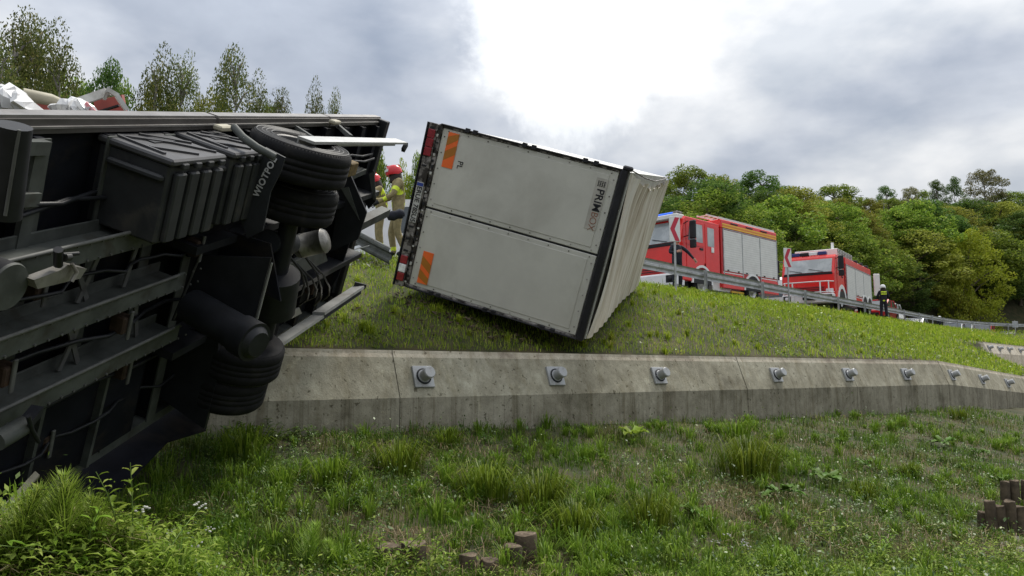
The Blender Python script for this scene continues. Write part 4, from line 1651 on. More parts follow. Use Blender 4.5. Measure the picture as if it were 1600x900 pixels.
def arch(parent, x, z, r, y=-.02, m=None, tw=.09):
    mb = MB()
    n = 12
    for k in range(n):
        a0, a1 = math.pi * k / n, math.pi * (k + 1) / n
        P = [(x + math.cos(a) * q, z + math.sin(a) * q) for a, q in ((a0, r), (a0, r + tw), (a1, r + tw), (a1, r))]
        mb.prism(P, y, y + .06, m or M_white)
    mb.build('wheel_arch', parent)
    mb = MB()
    pts = [(x + math.cos(math.pi * k / 14) * r, z + math.sin(math.pi * k / 14) * r) for k in range(15)]
    mb.prism(pts, y + .012, y + .04, M_black)
    mb.build('wheel_well', parent)


def fire_engine(o, h, v, label):
    e = empty('fire_engine', vehicle_frame(o, h), label=label, cat='fire engine', group='red fire engines on the road')
    Wd = 2.5
    if v == 1:
        cabL, bx0, L_, top, cabT = 2.65, 2.78, 7.15, 3.12, 2.90
        wf_, wr = 1.4, [5.05]
        bel = 1.92
    else:
        cabL, bx0, L_, top, cabT = 1.9, 2.2, 8.0, 2.78, 2.72
        wf_, wr = 1.25, [6.2, 7.35]
        bel = 1.83
    # chassis
    mb = MB()
    mb.box(.5, L_ - .1, .35, Wd - .35, .55, .95, M_black)
    mb.build('chassis', e)
    # cab shell: side profile
    pr = [(.06, .55), (.0, 1.0), (.0, bel - .05), (.30, cabT - .12), (.42, cabT), (cabL, cabT), (cabL, .75), (wf_ + .65, .7), (wf_ + .6, 1.05), (wf_ + .3, 1.25), (wf_ - .3, 1.25), (wf_ - .6, 1.05), (wf_ - .65, .55)]
    bm = bmesh.new()
    ring = [bm.verts.new((x, .0, z)) for x, z in pr]
    fc = bm.faces.new(ring)
    ex = bmesh.ops.extrude_face_region(bm, geom=[fc])
    for g in ex['geom']:
        if isinstance(g, bmesh.types.BMVert):
            g.co.y += Wd
    bmesh.ops.recalc_face_normals(bm, faces=bm.faces)
    ed = [x for x in bm.edges if abs(x.verts[0].co.y - x.verts[1].co.y) < .01]
    bmesh.ops.bevel(bm, geom=ed, offset=.05, segments=3, affect='EDGES', profile=.6)
    mb = MB()
    mb.bm(bm, M_firered)
    mb.build('cab', e)
    # windscreen on the raked front
    x0, z0, x1, z1 = .015, bel + .02, .285, cabT - .18
    if v == 2:
        z1 = cabT - .2
    mb = MB()
    yy0, yy1 = .14, Wd - .14
    off = -.014
    for k in range(8):
        ya, yb = yy0 + (yy1 - yy0) * k / 8, yy0 + (yy1 - yy0) * (k + 1) / 8
        ca, cb = -.05 * math.sin(math.pi * k / 8), -.05 * math.sin(math.pi * (k + 1) / 8)
        mb.hexa([(x0 + off + ca * .4, ya, z0), (x0 + off + cb * .4, yb, z0), (x0 + .06, yb, z0), (x0 + .06, ya, z0),
                 (x1 + off + ca * .4, ya, z1), (x1 + off + cb * .4, yb, z1), (x1 + .06, yb, z1), (x1 + .06, ya, z1)], M_glassl)
    mb.build('windscreen', e)
    for yb in (.5, 1.5):
        mb = MB()
        mb.bar((x0 - .06, yb, z0 + .02), (x0 + .0, yb + .7, z0 + .18), .02, .02, M_black)
        mb.build('wiper', e)
    mb = MB()
    mb.box(-.03, .03, .1, Wd - .1, z0 - .13, z0 - .02, M_black, .01)
    mb.build('scuttle', e)
    # front: bumper, grille, lamps
    mb = MB()
    mb.box(-.22, .35, .02, Wd - .02, .32, .80, M_white, .06)
    bp = mb.build('bumper', e)
    for y in (.28, Wd - .28):
        mb = MB()
        mb.box(-.235, -.20, y - .18, y + .18, .45, .72, M_black, .02)
        mb.lathe((-.235, y, .58), (-1, 0, 0), [(.09, 0), (.09, .02), (.06, .035), (.001, .04)], M_lampclear if v == 2 else M_black, 16)
        mb.build('fog_lamp', bp)
    mb = MB()
    mb.box(-.045, .02, .45, Wd - .45, .86, 1.18, M_firered2, .01)
    for k in range(3):
        mb.box(-.055, -.02, .5, Wd - .5, .90 + k * .09, .93 + k * .09, M_black)
    mb.build('grille', e)
    for y in (.25, Wd - .25):
        mb = MB()
        mb.box(-.05, .02, y - .17, y + .17, .84, 1.02, M_lampclear, .02)
        mb.build('headlight', e)
    # side: door, window, mirror, handle
    for side in (0, 1):
        s_ = -1 if side == 0 else 1
        yb = 0 if side == 0 else Wd
        def sbox(xa, xb, za, zb, th, m, b=.006):
            q = MB()
            ya, yb2 = sorted((yb - s_ * .004, yb + s_ * th))
            q.box(xa, xb, ya, yb2, za, zb, m, b)
            return q
        dr = sbox(.42, 1.55, 1.0 if v == 1 else .95, cabT - .14, .018, M_firered, .006).build('cab_door', e)
        q = MB()
        ya, y2 = sorted((yb + s_ * .016, yb + s_ * .026))
        q.prism([(.52, bel + .12), (.62, cabT - .28), (.66, cabT - .22), (1.0, cabT - .22), (1.0, bel + .10)], ya, y2, M_glass)
        q.build('door_window', dr)
        q = MB()
        q.prism([(1.05, bel + .10), (1.05, cabT - .22), (1.45, cabT - .22), (1.47, bel + .10)], ya, y2, M_glassl)
        q.build('door_window', dr)
        q = MB()
        q.box(1.25, 1.47, *sorted((yb + s_ * .016, yb + s_ * .045)), bel - .18, bel - .10, M_black, .008)
        q.build('handle', dr)
        q = MB()
        q.box(.44, 1.5, *sorted((yb + s_ * .017, yb + s_ * .028)), bel - .06, bel - .03, M_firered2)
        q.build('door_crease', dr)
        if v == 1:
            rd = sbox(1.66, 2.55, .95, cabT - .14, .016, M_firered, .006).build('crew_door', e)
            q = MB()
            q.box(1.80, 2.25, *sorted((yb + s_ * .014, yb + s_ * .024)), bel + .02, cabT - .25, M_glassl, .01)
            q.build('door_window', rd)
            q = MB()
            q.box(2.02, 2.2, *sorted((yb + s_ * .016, yb + s_ * .05)), bel - .2, bel + .0, M_white, .02)
            q.build('handle', rd)
        else:
            q = MB()
            for k in range(6):
                q.box(2.0, 2.14, *sorted((yb + s_ * .005, yb + s_ * .02)), 1.2 + k * .2, 1.32 + k * .2, M_firered2)
            q.build('cab_vents', e)
        # mirrors
        mr = MB()
        ym = yb + s_ * .28
        mx_ = .28 if v == 1 else .0
        mr.box(.10 + mx_, .22 + mx_, ym - .12, ym + .12, bel + .12, bel + .78, M_black, .03)
        mr.box(.10 + mx_, .22 + mx_, ym - .12, ym + .12, bel - .22, bel + .08, M_black, .03)
        mr.tube([(.3, yb, bel + .68), (.16, ym, bel + .72)], .02, M_black, 6)
        mr.tube([(.3, yb, bel + .2), (.16, ym, bel + .2)], .02, M_black, 6)
        mr.build('mirror', e)
    mb = MB()
    if v == 1:
        mb.box(.02, .5, .10, Wd - .1, cabT - .10, cabT + .06, M_shutter, .02)
        mb.build('sun_visor', e)
        mb = MB()
        mb.box(.12, .42, .35, Wd - .12, cabT + .065, cabT + .16, M_bluelamp, .03)
        lbx = mb.build('lightbar', e)
        mb = MB()
        mb.box(.10, .45, .14, .33, cabT + .062, cabT + .17, M_rearframe, .02)
        mb.build('loudspeaker', lbx)
    else:
        mb = MB()
        for k, m in enumerate((M_bluedark, M_lampclear, M_black, M_bluedark)):
            ya = .45 + k * .42
            mb.box(.42, .68, ya, ya + .40, cabT + .03, cabT + .20, m, .02)
        mb.build('lightbar', e)
        # white tubular guard
        mb = MB()
        for z in (1.36, .84):
            mb.tube([(-.02, .05, z), (-.30, .22, z), (-.34, .6, z), (-.34, Wd - .6, z), (-.30, Wd - .22, z), (-.02, Wd - .05, z)], .026, M_white, 8)
        for y in (.6, 1.9):
            mb.tube([(-.34, y, .45), (-.34, y, 1.38)], .034, M_white, 8)
        for y in (.22, Wd - .22):
            mb.tube([(-.3, y, .84), (-.3, y, 1.36)], .03, M_white, 8)
        mb.build('bull_bar', e)
        mb = MB()
        mb.box(-.36, .0, .85, 1.45, .50, .85, M_black, .03)
        mb.tube([(-.38, .95, .66), (-.38, 1.35, .66)], .08, M_rim, 12)
        mb.build('winch', e)
    # body
    mb = MB()
    mb.box(bx0, L_, .012, Wd - .012, .95, top - .34, M_firered2, .01)
    mb.build('body', e)
    mb = MB()
    mb.box(bx0, L_, .0, Wd, top - .338, top, M_firered, .03)
    bt = mb.build('body_top', e)
    if v == 1:
        mb = MB()
        mb.box(bx0 + .1, L_ - .05, -.008, -.001, top - .20, top - .15, M_yellow)
        mb.box(bx0 + .1, L_ - .05, -.008, -.001, top - .26, top - .2025, M_stripeor)
        mb.box(bx0 + .1, L_ - .05, -.008, -.001, top - .31, top - .262, M_yellow)
        mb.build('stripe', bt)
        for k in range(3):
            mb = MB()
            mb.box(3.5 + k * 1.15, 4.0 + k * 1.15, -.03, .0, top - .12, top - .07, M_black, .01)
            mb.build('scene_lamp', bt)
        mb = MB()
        for y in (.25, .65):
            mb.box(bx0 - .6, L_ - .1, y - .02, y + .02, top + .08, top + .14, M_shutter)
        for k in range(14):
            mb.box(bx0 - .5 + k * .32, bx0 - .46 + k * .32, .25, .65, top + .09, top + .12, M_shutter)
        mb.build('ladder', e)
        mb = MB()
        mb.box(bx0 - .05, L_ - .1, .05, .12, top + .002, top + .09, M_shutter)
        mb.box(bx0 + .3, L_ - .6, 1.2, 2.1, top + .002, top + .2, M_shutter, .03)
        mb.build('roof_rail', e)
    else:
        mb = MB()
        mb.box(1.3, 4.3, .12, Wd - .3, top + .002, top + .36, M_shutter, .02)
        mb.build('roof_locker', e)
        mb = MB()
        for k in range(9):
            mb.box(1.3 + k * .33, 1.32 + k * .33, .105, .118, top + .02, top + .34, M_rearframe)
        for k in range(4):
            mb.box(1.3, 4.3, .104, .117, top + .06 + k * .08, top + .075 + k * .08, M_rearframe)
        mb.build('locker_grid', e)
        mb = MB()
        for x in (4.8, 6.0, 7.3):
            mb.box(x, x + .22, .02, .2, top + .002, top + .16, M_black, .02)
        mb.box(4.5, L_ - .1, .3, .35, top + .002, top + .2, M_shutter)
        mb.box(4.5, L_ - .1, 1.3, 1.9, top + .002, top + .14, M_shutter)
        mb.build('roof_gear', e)
        mb = MB()
        mb.tube([(1.9, .5, top + .3), (1.9, .5, top + .75)], .07, M_white, 10)
        mb.build('mast', e)
    # shutters
    n = 3
    xs = np.linspace(bx0 + .14, L_ - .06, n + 1)
    for k in range(n):
        za = 1.14 if v == 1 else 1.0
        if v == 2 and k == 0:
            za = .55
        mb = MB()
        mb.box(xs[k] + .03, xs[k + 1] - .03, -.012, .008, za, top - .40, M_shutter, .004)
        sh = mb.build('roller_shutter', e)
        mb = MB()
        zc = za + .06
        while zc < top - .42:
            mb.box(xs[k] + .05, xs[k + 1] - .05, -.016, -.0125, zc, zc + .008, M_doorframe)
            zc += .09
        mb.build('slat_line', sh)
        for xx in (.2, .75):
            mb = MB()
            x = xs[k] + (xs[k + 1] - xs[k]) * xx
            mb.box(x - .05, x + .05, -.035, -.013, za + .01, za + .05, M_black)
            mb.build('catch', sh)
    mb = MB()
    for x in list(xs):
        mb.box(x - .024, x + .024, -.02, .009, .98, top - .38, M_rail)
    mb.box(xs[0] - .02, xs[-1] + .02, -.02, .009, top - .378, top - .345, M_rail)
    mb.build('shutter_frame', e)
    # lower lockers
    segs = [(bx0 + .05, wr[0] - .66), (wr[-1] + .66, L_)] if v == 1 else [(bx0 + 1.7, wr[0] - .62), (wr[-1] + .5, L_)]
    for a, b in segs:
        if b - a < .2:
            continue
        mb = MB()
        zt_l = 1.10 if v == 1 else .945
        mb.box(a, b, -.004, .5, .48, zt_l, M_firered, .01)
        mb.box(a + .02, b - .02, -.010, -.0045, zt_l - .045, zt_l - .01, M_white)
        mb.build('locker', e)
    mb = MB()
    mb.box(wr[0] - .62, wr[-1] + .62, .02, .5, .93, .949, M_firered)
    mb.build('mudguard_panel', e)
    if v == 1:
        mb = MB()
        mb.box(cabL - .3, bx0 + .9, .15, .6, .35, .78, M_shutter, .02)
        mb.box(3.6, 4.5, .1, .16, .35, .42, M_yellow)
        mb.build('step_box', e)
    for x in [wf_] + wr:
        arch(e, x, .50, .60, -.03, None, .20 if v == 2 and x == wf_ else .09)
        small_wheel(e, x, .16, .50, .50)
        small_wheel(e, x, Wd - .16, .50, .50)
    return e


z1 = at(1095, 466, 27)[2]
FE1 = fire_engine((5.95, 26.5, 2.68), (.727, .686), 1, 'larger nearer red fire engine with three grey shutters and orange stripe, beside the white box')
FE2 = fire_engine((15.5, 36.0, 2.95), (.60, .80), 2, 'farther red fire engine facing the camera with a white bull bar and roof lockers')

# open rear hatch board beside engine 2
mb = MB()
p = at(1371, 462, 43.5)
q = at(1371, 432, 43.5)
mb.box(p[0] - .18, p[0] + .18, p[1] - .03, p[1] + .03, p[2], q[2] + .15, M_shutter, .02)
o = mb.build('side_flap', None)
W_ = FE2.matrix_world.inverted() if False else None
Mi = vehicle_frame((15.5, 36.0, 2.95), (.60, .80)).inverted()
for vtx in o.data.vertices:
    vtx.co = Mi @ vtx.co
o.parent = FE2


def lorry(o, h, label):
    e = empty('lorry', vehicle_frame(o, h), label=label, cat='lorry')
    mb = MB()
    mb.prism([(.0, .5), (.0, 1.4), (.25, 2.55), (.6, 2.75), (2.0, 2.8), (2.0, .5)], 0, 2.4, M_white)
    mb.build('cab', e)
    mb = MB()
    mb.hexa([(-.01, .2, 1.45), (-.01, 2.2, 1.45), (.05, 2.2, 1.45), (.05, .2, 1.45), (.235, .2, 2.4), (.235, 2.2, 2.4), (.3, 2.2, 2.4), (.3, .2, 2.4)], M_glass)
    mb.build('windscreen', e)
    for y in (-.25, 2.65):
        mb = MB()
        mb.box(.05, .2, y - .12, y + .12, 1.6, 2.2, M_black, .04)
        mb.tube([(.3, y * .8 + .2, 2.1), (.12, y, 2.1)], .02, M_black, 6)
        mb.build('mirror', e)
    mb = MB()
    mb.box(2.1, 7.5, 0, 2.4, .9, 2.6, M_white, .03)
    mb.build('cargo_box', e)
    mb = MB()
    mb.box(-.1, .3, .0, 2.4, .35, .75, M_white, .05)
    mb.box(-.12, -.09, .2, .5, .6, .75, M_lampclear)
    mb.box(-.12, -.09, 1.9, 2.2, .6, .75, M_lampclear)
    mb.build('bumper', e)
    for x in (1.0, 6.2):
        small_wheel(e, x, .15, .48, .48)
        small_wheel(e, x, 2.25, .48, .48)
    return e


c = at(1231, 470, 46)
lorry((c[0], c[1], 3.1), (.61, .79), 'white lorry cab mostly hidden behind the farther fire engine and left chevron sign')


def car(o, h, m, label, Lc=4.3, H=1.45, group='cars queued on the road behind the guardrail', van=False):
    e = empty('van' if van else 'car', vehicle_frame(o, h), label=label, cat='van' if van else 'car', group=group)
    Wd = 1.8
    bm = bmesh.new()
    secs = [(.0, .35, .62, .78), (.12, .28, .72, .95), (1.1, .28, .90, 1.0), (3.6, .28, .95, 1.0), (4.15, .3, .92, .93), (4.3, .4, .75, .8)]
    rows = []
    for x, z0, z1_, wf in secs:
        x *= Lc / 4.3
        hw = Wd / 2 * wf
        rows.append([bm.verts.new((x, Wd / 2 + y, z)) for y, z in ((-hw * .96, z0), (-hw, (z0 + z1_) / 2), (-hw * .9, z1_), (hw * .9, z1_), (hw, (z0 + z1_) / 2), (hw * .96, z0))])
    for a, b in zip(rows[:-1], rows[1:]):
        for k in range(6):
            bm.faces.new((a[k], a[(k + 1) % 6], b[(k + 1) % 6], b[k]))
    bm.faces.new(rows[0])
    bm.faces.new(rows[-1][::-1])
    mb = MB()
    mb.bm(bm, m)
    mb.build('body', e)
    # cabin
    k = Lc / 4.3
    if van:
        cab = [(.7 * k, .9), (1.3 * k, H), (4.2 * k, H), (4.28 * k, .9)]
    else:
        cab = [(1.0 * k, .9), (1.75 * k, H), (3.1 * k, H), (4.0 * k, .92)]
    mb = MB()
    mb.prism(cab, .14, Wd - .14, M_glass)
    mb.build('window', e)
    mb = MB()
    xa, xb = cab[1][0], cab[2][0]
    mb.box(xa - .05, xb + .1, .17, Wd - .17, H - .03, H + .03, m, .025)
    for y in (.15, Wd - .15):
        mb.bar((cab[0][0] + .05, y, .92), (xa, y, H), .06, .06, m)
        mb.bar((cab[3][0] - .05, y, .92), (xb, y, H), .08, .06, m)
        mb.bar(((xa + xb) / 2, y, .92), ((xa + xb) / 2, y, H), .09, .05, m)
    mb.build('roof', e)
    for y in (.3, Wd - .3):
        mb = MB()
        mb.box(.0, .1, y - .16, y + .16, .60, .74, M_lampclear, .03)
        mb.build('headlight', e)
    mb = MB()
    mb.box(-.03, .06, .35, Wd - .35, .33, .5, M_black, .01)
    mb.build('grille', e)
    for x in (.8 * k, 3.4 * k):
        small_wheel(e, x, .08, .31, .31, .2)
        small_wheel(e, x, Wd - .08, .31, .31, .2)
    return e


def road_z(p):
    return g1(p[0], p[1])


hd = (.61, .79)
for px_, Y, m, H, van, lab in ((1395, 47, M_white, 1.5, False, 'white car showing only its roof behind the firefighter in front of the guardrail'),
                               (1384, 43.8, M_carred, 1.35, False, 'red car low behind the guardrail beside the firefighter in black'),
                               (1440, 58, M_carsilver, 1.4, False, 'silver car behind the guardrail left of the distant firefighter'),
                               (1502, 70, M_carsilver, 1.55, False, 'silver car with light roof left of the red car on the far right'),
                               (1518, 74, M_white, 1.55, False, 'white car with a bright bumper behind the guardrail close to the silver roofed one'),
                               (1549, 76, M_carred, 1.6, True, 'bright red van like car behind the guardrail near the right edge'),
                               (1583, 84, M_white, 1.0, False, 'pale low car behind the guardrail at the right edge of the picture')):
    p = at(px_, 500, Y)
    car((p[0], p[1], road_z(p)), hd, m, lab, H=H, van=van)

# bright white van beyond the crash, seen between the wrecks
p = at(592, 380, 19.5)
e = empty('van', frame((p[0] - 2.2, p[1] + .3, 2.35), (1, -.1, 0), (.1, 1, 0), (0, 0, 1)), label='bright white van standing behind the two firefighters between the wrecks', cat='van')
mb = MB()
mb.prism([(0, .4), (0, 1.6), (.9, 2.15), (3.2, 2.15), (3.9, 1.35), (4.5, 1.1), (4.5, .4)], 0, 1.8, M_white)
mb.build('body', e)
mb = MB()
mb.prism([(2.6, 1.25), (2.6, 1.95), (3.2, 1.95), (3.7, 1.3)], -.01, 0, M_glass)
mb.build('window', e)
for x in (.9, 3.7):
    small_wheel(e, x, .08, .32, .32, .2)

# ------------------------------------------------------------------ people


def person(o, yaw, J, scheme, label, scale=1.0, helmet=None, group=None, patch=False):
    """J: joint overrides; the figure faces -Y at yaw 0. One continuous skinned body."""
    e = empty('person', Matrix.Translation(Vector(tuple(map(float, o)))) @ Matrix.Rotation(yaw, 4, 'Z') @ Matrix.Scale(scale, 4), label=label, cat='person', group=group)
    P = dict(pelvis=(0, 0, .96), belly=(0, 0, 1.10), chest=(0, 0, 1.30), neckb=(0, 0, 1.48), neck=(0, -.01, 1.54), head=(0, -.02, 1.63), crown=(0, -.02, 1.72),
             shL=(-.17, 0, 1.44), elL=(-.23, .02, 1.16), wrL=(-.24, -.10, .92), shR=(.17, 0, 1.44), elR=(.23, .02, 1.16), wrR=(.24, -.10, .92),
             hipL=(-.09, 0, .92), knL=(-.11, -.03, .50), anL=(-.12, .02, .09), hipR=(.09, 0, .92), knR=(.11, -.03, .50), anR=(.12, .02, .09))
    P.update({k: v for k, v in J.items() if k != 'face'})
    P = {k: Vector(v) for k, v in P.items()}
    for s_ in 'LR':
        P['toe' + s_] = P['an' + s_] + Vector((0, -.17, -.055))
        d = (P['wr' + s_] - P['el' + s_]).normalized()
        P['palm' + s_] = P['wr' + s_] + d * .08
    names = list(P)
    rad = dict(pelvis=.15, belly=.145, chest=.165, neckb=.09, neck=.058, head=.098, crown=.075)
    for s_ in 'LR':
        rad.update({'sh' + s_: .085, 'el' + s_: .058, 'wr' + s_: .036, 'palm' + s_: .036, 'hip' + s_: .105, 'kn' + s_: .076, 'an' + s_: .062, 'toe' + s_: .042})
    E_ = [('pelvis', 'belly', 'jacket'), ('belly', 'chest', 'jacket'), ('chest', 'neckb', 'jacket'), ('neckb', 'neck', 'skin'), ('neck', 'head', 'skin'), ('head', 'crown', 'skin')]
    for s_ in 'LR':
        E_ += [('chest', 'sh' + s_, 'jacket'), ('sh' + s_, 'el' + s_, 'sleeve'), ('el' + s_, 'wr' + s_, 'sleeve'), ('wr' + s_, 'palm' + s_, 'hand'),
               ('pelvis', 'hip' + s_, 'trousers'), ('hip' + s_, 'kn' + s_, 'trousers'), ('kn' + s_, 'an' + s_, 'trousers'), ('an' + s_, 'toe' + s_, 'boot')]
    V = [P[n] for n in names]
    Rr = [rad[n] for n in names]
    Ed = [(names.index(a), names.index(b)) for a, b, _ in E_]
    segs = [(P[a], P[b], c) for a, b, c in E_]
    for s_ in 'LR':
        d = (P['palm' + s_] - P['wr' + s_]).normalized()
        sd = d.cross(Vector((1, .2, 0))).normalized()
        nn = d.cross(sd)
        pi = names.index('palm' + s_)
        for k in range(4):
            a = P['palm' + s_] + d * .03 + sd * (.026 * (k - 1.5))
            b = a + d * (.035 + .008 * (k in (1, 2))) + nn * .012
            c = b + d * .022 + nn * .024
            i0 = len(V)
            V += [a, b, c]
            Rr += [.0105, .0095, .008]
            Ed += [(pi, i0), (i0, i0 + 1), (i0 + 1, i0 + 2)]
            segs.append((a, c, 'hand'))
        a = P['wr' + s_] + d * .045 + sd * .042
        b = a + d * .035 + sd * .014 + nn * .02
        i0 = len(V)
        V += [a, b]
        Rr += [.012, .009]
        Ed += [(names.index('wr' + s_), i0), (i0, i0 + 1)]
        segs.append((a, b, 'hand'))
    me = bpy.data.meshes.new('body')
    me.from_pydata(V, Ed, [])
    t = bpy.data.objects.new('tmp', me)
    col.objects.link(t)
    md = t.modifiers.new('s', 'SKIN')
    md.use_smooth_shade = True
    for i, r in enumerate(Rr):
        me.skin_vertices[0].data[i].radius = (r, r)
        me.skin_vertices[0].data[i].use_root = (i == 0)
    ss = t.modifiers.new('u', 'SUBSURF')
    ss.levels = ss.render_levels = 2
    dg = bpy.context.evaluated_depsgraph_get()
    b = bpy.data.meshes.new_from_object(t.evaluated_get(dg))
    bpy.data.objects.remove(t)
    ms = [scheme['jacket'], scheme['sleeve'], scheme['trousers'], scheme['boot'], scheme['skin'], scheme['hand'], M_hivis, M_reflect]
    key = dict(jacket=0, sleeve=1, trousers=2, boot=3, skin=4, hand=5)
    b.materials.clear()
    for m in ms:
        b.materials.append(m)
    for p in b.polygons:
        c = p.center
        best = None
        for a, q, kk in segs:
            ab = q - a
            tt = max(0, min(1, (c - a).dot(ab) / max(ab.length_squared, 1e-9)))
            dd_ = (a + ab * tt - c).length
            if best is None or dd_ < best[0]:
                best = (dd_, kk, tt)
        k = key[best[1]]
        if scheme.get('bands', True):
            if best[1] == 'sleeve' and abs(best[2] - .55) < .13:
                k = 6
            if best[1] == 'trousers' and .70 < best[2] < .88 and c.z < .40:
                k = 6
            if scheme.get('bands') == 'low':
                k = key[best[1]]
                if best[1] == 'trousers' and c.z < .30 and .80 < best[2] < .92:
                    k = 6
                if k == 0 and abs(c.z - .97) < .04:
                    k = 6
            elif k == 0 and (abs(c.z - 1.27) < .05 or abs(c.z - 1.0) < .05):
                k = 6
        p.material_index = k
    for p in b.polygons:
        p.use_smooth = True
    b.name = 'body'
    link('body', b, e)
    h = P['head']
    up = (P['crown'] - P['neck']).normalized()
    fw = Vector((0, -1, 0))
    if 'face' in J:
        fw = Vector(J['face']).normalized()
    fw = (fw - up * fw.dot(up)).normalized()
    rt = fw.cross(up)
    Mh = frame(h, rt, -fw, up)
    mb = MB()
    mb.lathe((0, -.095, -.015), (0, -1, -.4), [(.018, 0), (.014, .014), (.001, .028)], scheme['skin'], 8)
    mb.build('nose', e, Mh)
    for sx in (-1, 1):
        mb = MB()
        mb.lathe((sx * .034, -.088, .012), (0, -1, 0), [(.012, 0), (.008, .006), (.001, .008)], M_black, 8)
        mb.build('eye', e, Mh)
        mb = MB()
        mb.lathe((sx * .094, .0, -.01), (sx, 0, 0), [(.028, 0), (.022, .01), (.001, .012)], scheme['skin'], 8)
        mb.build('ear', e, Mh)
    mb = MB()
    mb.box(-.024, .024, -.098, -.088, -.058, -.05, M_redlamp, .002)
    mb.build('mouth', e, Mh)
    if helmet:
        hm = MB()
        n, m_ = 20, 8
        vs, fs = [], []
        for i in range(m_ + 1):
            a = math.pi / 2 * i / m_
            for k in range(n):
                t_ = 2 * math.pi * k / n
                r_ = .145 * math.cos(a) ** .7 if i < m_ else .001
                vs.append((r_ * .93 * math.cos(t_), r_ * 1.12 * math.sin(t_) + .01, .02 + .155 * math.sin(a)))
        for i in range(m_):
            for k in range(n):
                fs.append((i * n + k, i * n + (k + 1) % n, (i + 1) * n + (k + 1) % n, (i + 1) * n + k))
        hm.add(vs, fs, helmet, True)
        hm.lathe((0, .0, .02), (0, 0, 1), [(.135, -.05), (.150, -.01), (.146, .02)], helmet, 20)
        ho = hm.build('helmet', e, Mh)
        mb = MB()
        mb.bar((0, -.13, .10), (0, .14, .12), .02, .02, helmet)
        mb.bar((0, -.12, .15), (0, .13, .165), .018, .03, helmet)
        mb.build('crest', ho)
        mb = MB()
        for k in range(7):
            a0, a1 = -math.pi * (.22 + .08 * k), -math.pi * (.22 + .08 * (k + 1))
            mb.add([(math.cos(a0) * .15, math.sin(a0) * .17, .03), (math.cos(a1) * .15, math.sin(a1) * .17, .03), (math.cos(a1) * .14, math.sin(a1) * .155, .085), (math.cos(a0) * .14, math.sin(a0) * .155, .085)], [(0, 1, 2, 3)], M_reflect if helmet is M_helmred else M_glass)
        mb.build('visor', ho)
        mb = MB()
        mb.lathe((0, .03, 0), (0, 0, 1), [(.12, -.16), (.125, -.08), (.118, .0)], M_hair if scheme.get('neck', 1) else M_navy, 16)
        mb.build('neck_guard', ho)
    if patch:
        c = P['chest']
        mb = MB()
        mb.box(-.13, .13, .155, .175, -.02 + c.z, .15 + c.z, M_hivis, .01)
        pt = mb.build('back_patch', e)
        text('patch_lettering', 'STRAŻ', .085, M_navy, pt, frame((0, .178, c.z + .06), (-1, 0, 0), (0, 0, 1), (0, 1, 0)), bold=.003)
    return e


S_tan = dict(jacket=M_tan, sleeve=M_tan, trousers=M_tan, boot=M_black, skin=M_skin, hand=M_black)
S_black = dict(jacket=M_navy, sleeve=M_navy, trousers=M_navy, boot=M_black, skin=M_skin, hand=M_skin, bands='low')
S_plain = dict(jacket=M_navy, sleeve=M_navy, trousers=M_navy, boot=M_black, skin=M_skin, hand=M_skin, bands=False)

f = at(621, 402, 14.7)
person((f[0], f[1], f[2]), -1.35, dict(elL=(-.24, -.16, 1.18), wrL=(-.16, -.42, 1.12), elR=(.24, -.12, 1.16), wrR=(.18, -.38, 1.02), knL=(-.11, -.12, .50), anL=(-.12, -.06, .09), anR=(.12, .14, .09),
       chest=(0, -.03, 1.30), neckb=(0, -.06, 1.47), neck=(0, -.08, 1.54), head=(0, -.10, 1.62), crown=(0, -.10, 1.71)),
       S_tan, 'firefighter in tan suit and red helmet standing nearest the tipped white box', 1.03, M_helmred, 'firefighters in tan suits')
f = at(593, 398, 15.3)
person((f[0], f[1], f[2]), -1.3, dict(pelvis=(0, .06, .94), belly=(0, .04, 1.06), chest=(0, -.02, 1.24), neckb=(0, -.08, 1.38), neck=(0, -.11, 1.43), head=(0, -.15, 1.51), crown=(0, -.18, 1.59), shL=(-.17, -.05, 1.34), shR=(.17, -.05, 1.34),
       elL=(-.24, -.34, 1.12), wrL=(-.16, -.55, 1.02), elR=(.24, -.34, 1.12), wrR=(.18, -.56, 1.05), face=(0, -.8, -.4)),
       S_tan, 'firefighter in tan suit and red helmet bending behind the nearer colleague', 1.0, M_helmred, 'firefighters in tan suits')
# dark bag held between them
mb = MB()
c = at(618, 336, 14.2)
mb.lathe(tuple(c), (.9, .2, .3), [(.001, -.17), (.06, -.16), (.10, -.06), (.085, .02), (.10, .1), (.06, .17), (.001, .18)], M_navy, 16)
tag(mb.build('equipment_bag'), 'black rolled equipment bag held at the waist of the nearer tan suited firefighter', 'bag')

f = at(1382, 500, 39.0)
person((f[0], f[1], g1(f[0], f[1])), math.pi - .25, dict(elL=(-.27, -.05, 1.18), wrL=(-.14, -.26, 1.08), elR=(.27, -.05, 1.18), wrR=(.14, -.26, 1.08), anR=(.15, .05, .09)),
       S_black, 'firefighter in black suit and white helmet seen from behind at the guardrail', 1.04, M_helmwhite, patch=True)
f = at(1059, 462, 24.6)
person((f[0], f[1], 2.66), .35, dict(elR=(.34, -.12, 1.26), wrR=(.50, -.22, 1.02), elL=(-.30, -.05, 1.2), wrL=(-.14, -.25, 1.22), chest=(0.02, -.05, 1.30), head=(0, -.08, 1.62), crown=(0, -.08, 1.71)),
       S_plain, 'person in plain dark uniform reaching down in front of the nearer fire engine', 1.0)
f = at(1469, 514, 66)
person((f[0], f[1], g1(f[0], f[1]) + .05), .2, {}, S_black, 'distant firefighter in white helmet and yellow bands behind the guardrail', 1.02, M_helmwhite)

# ------------------------------------------------------------------ trees


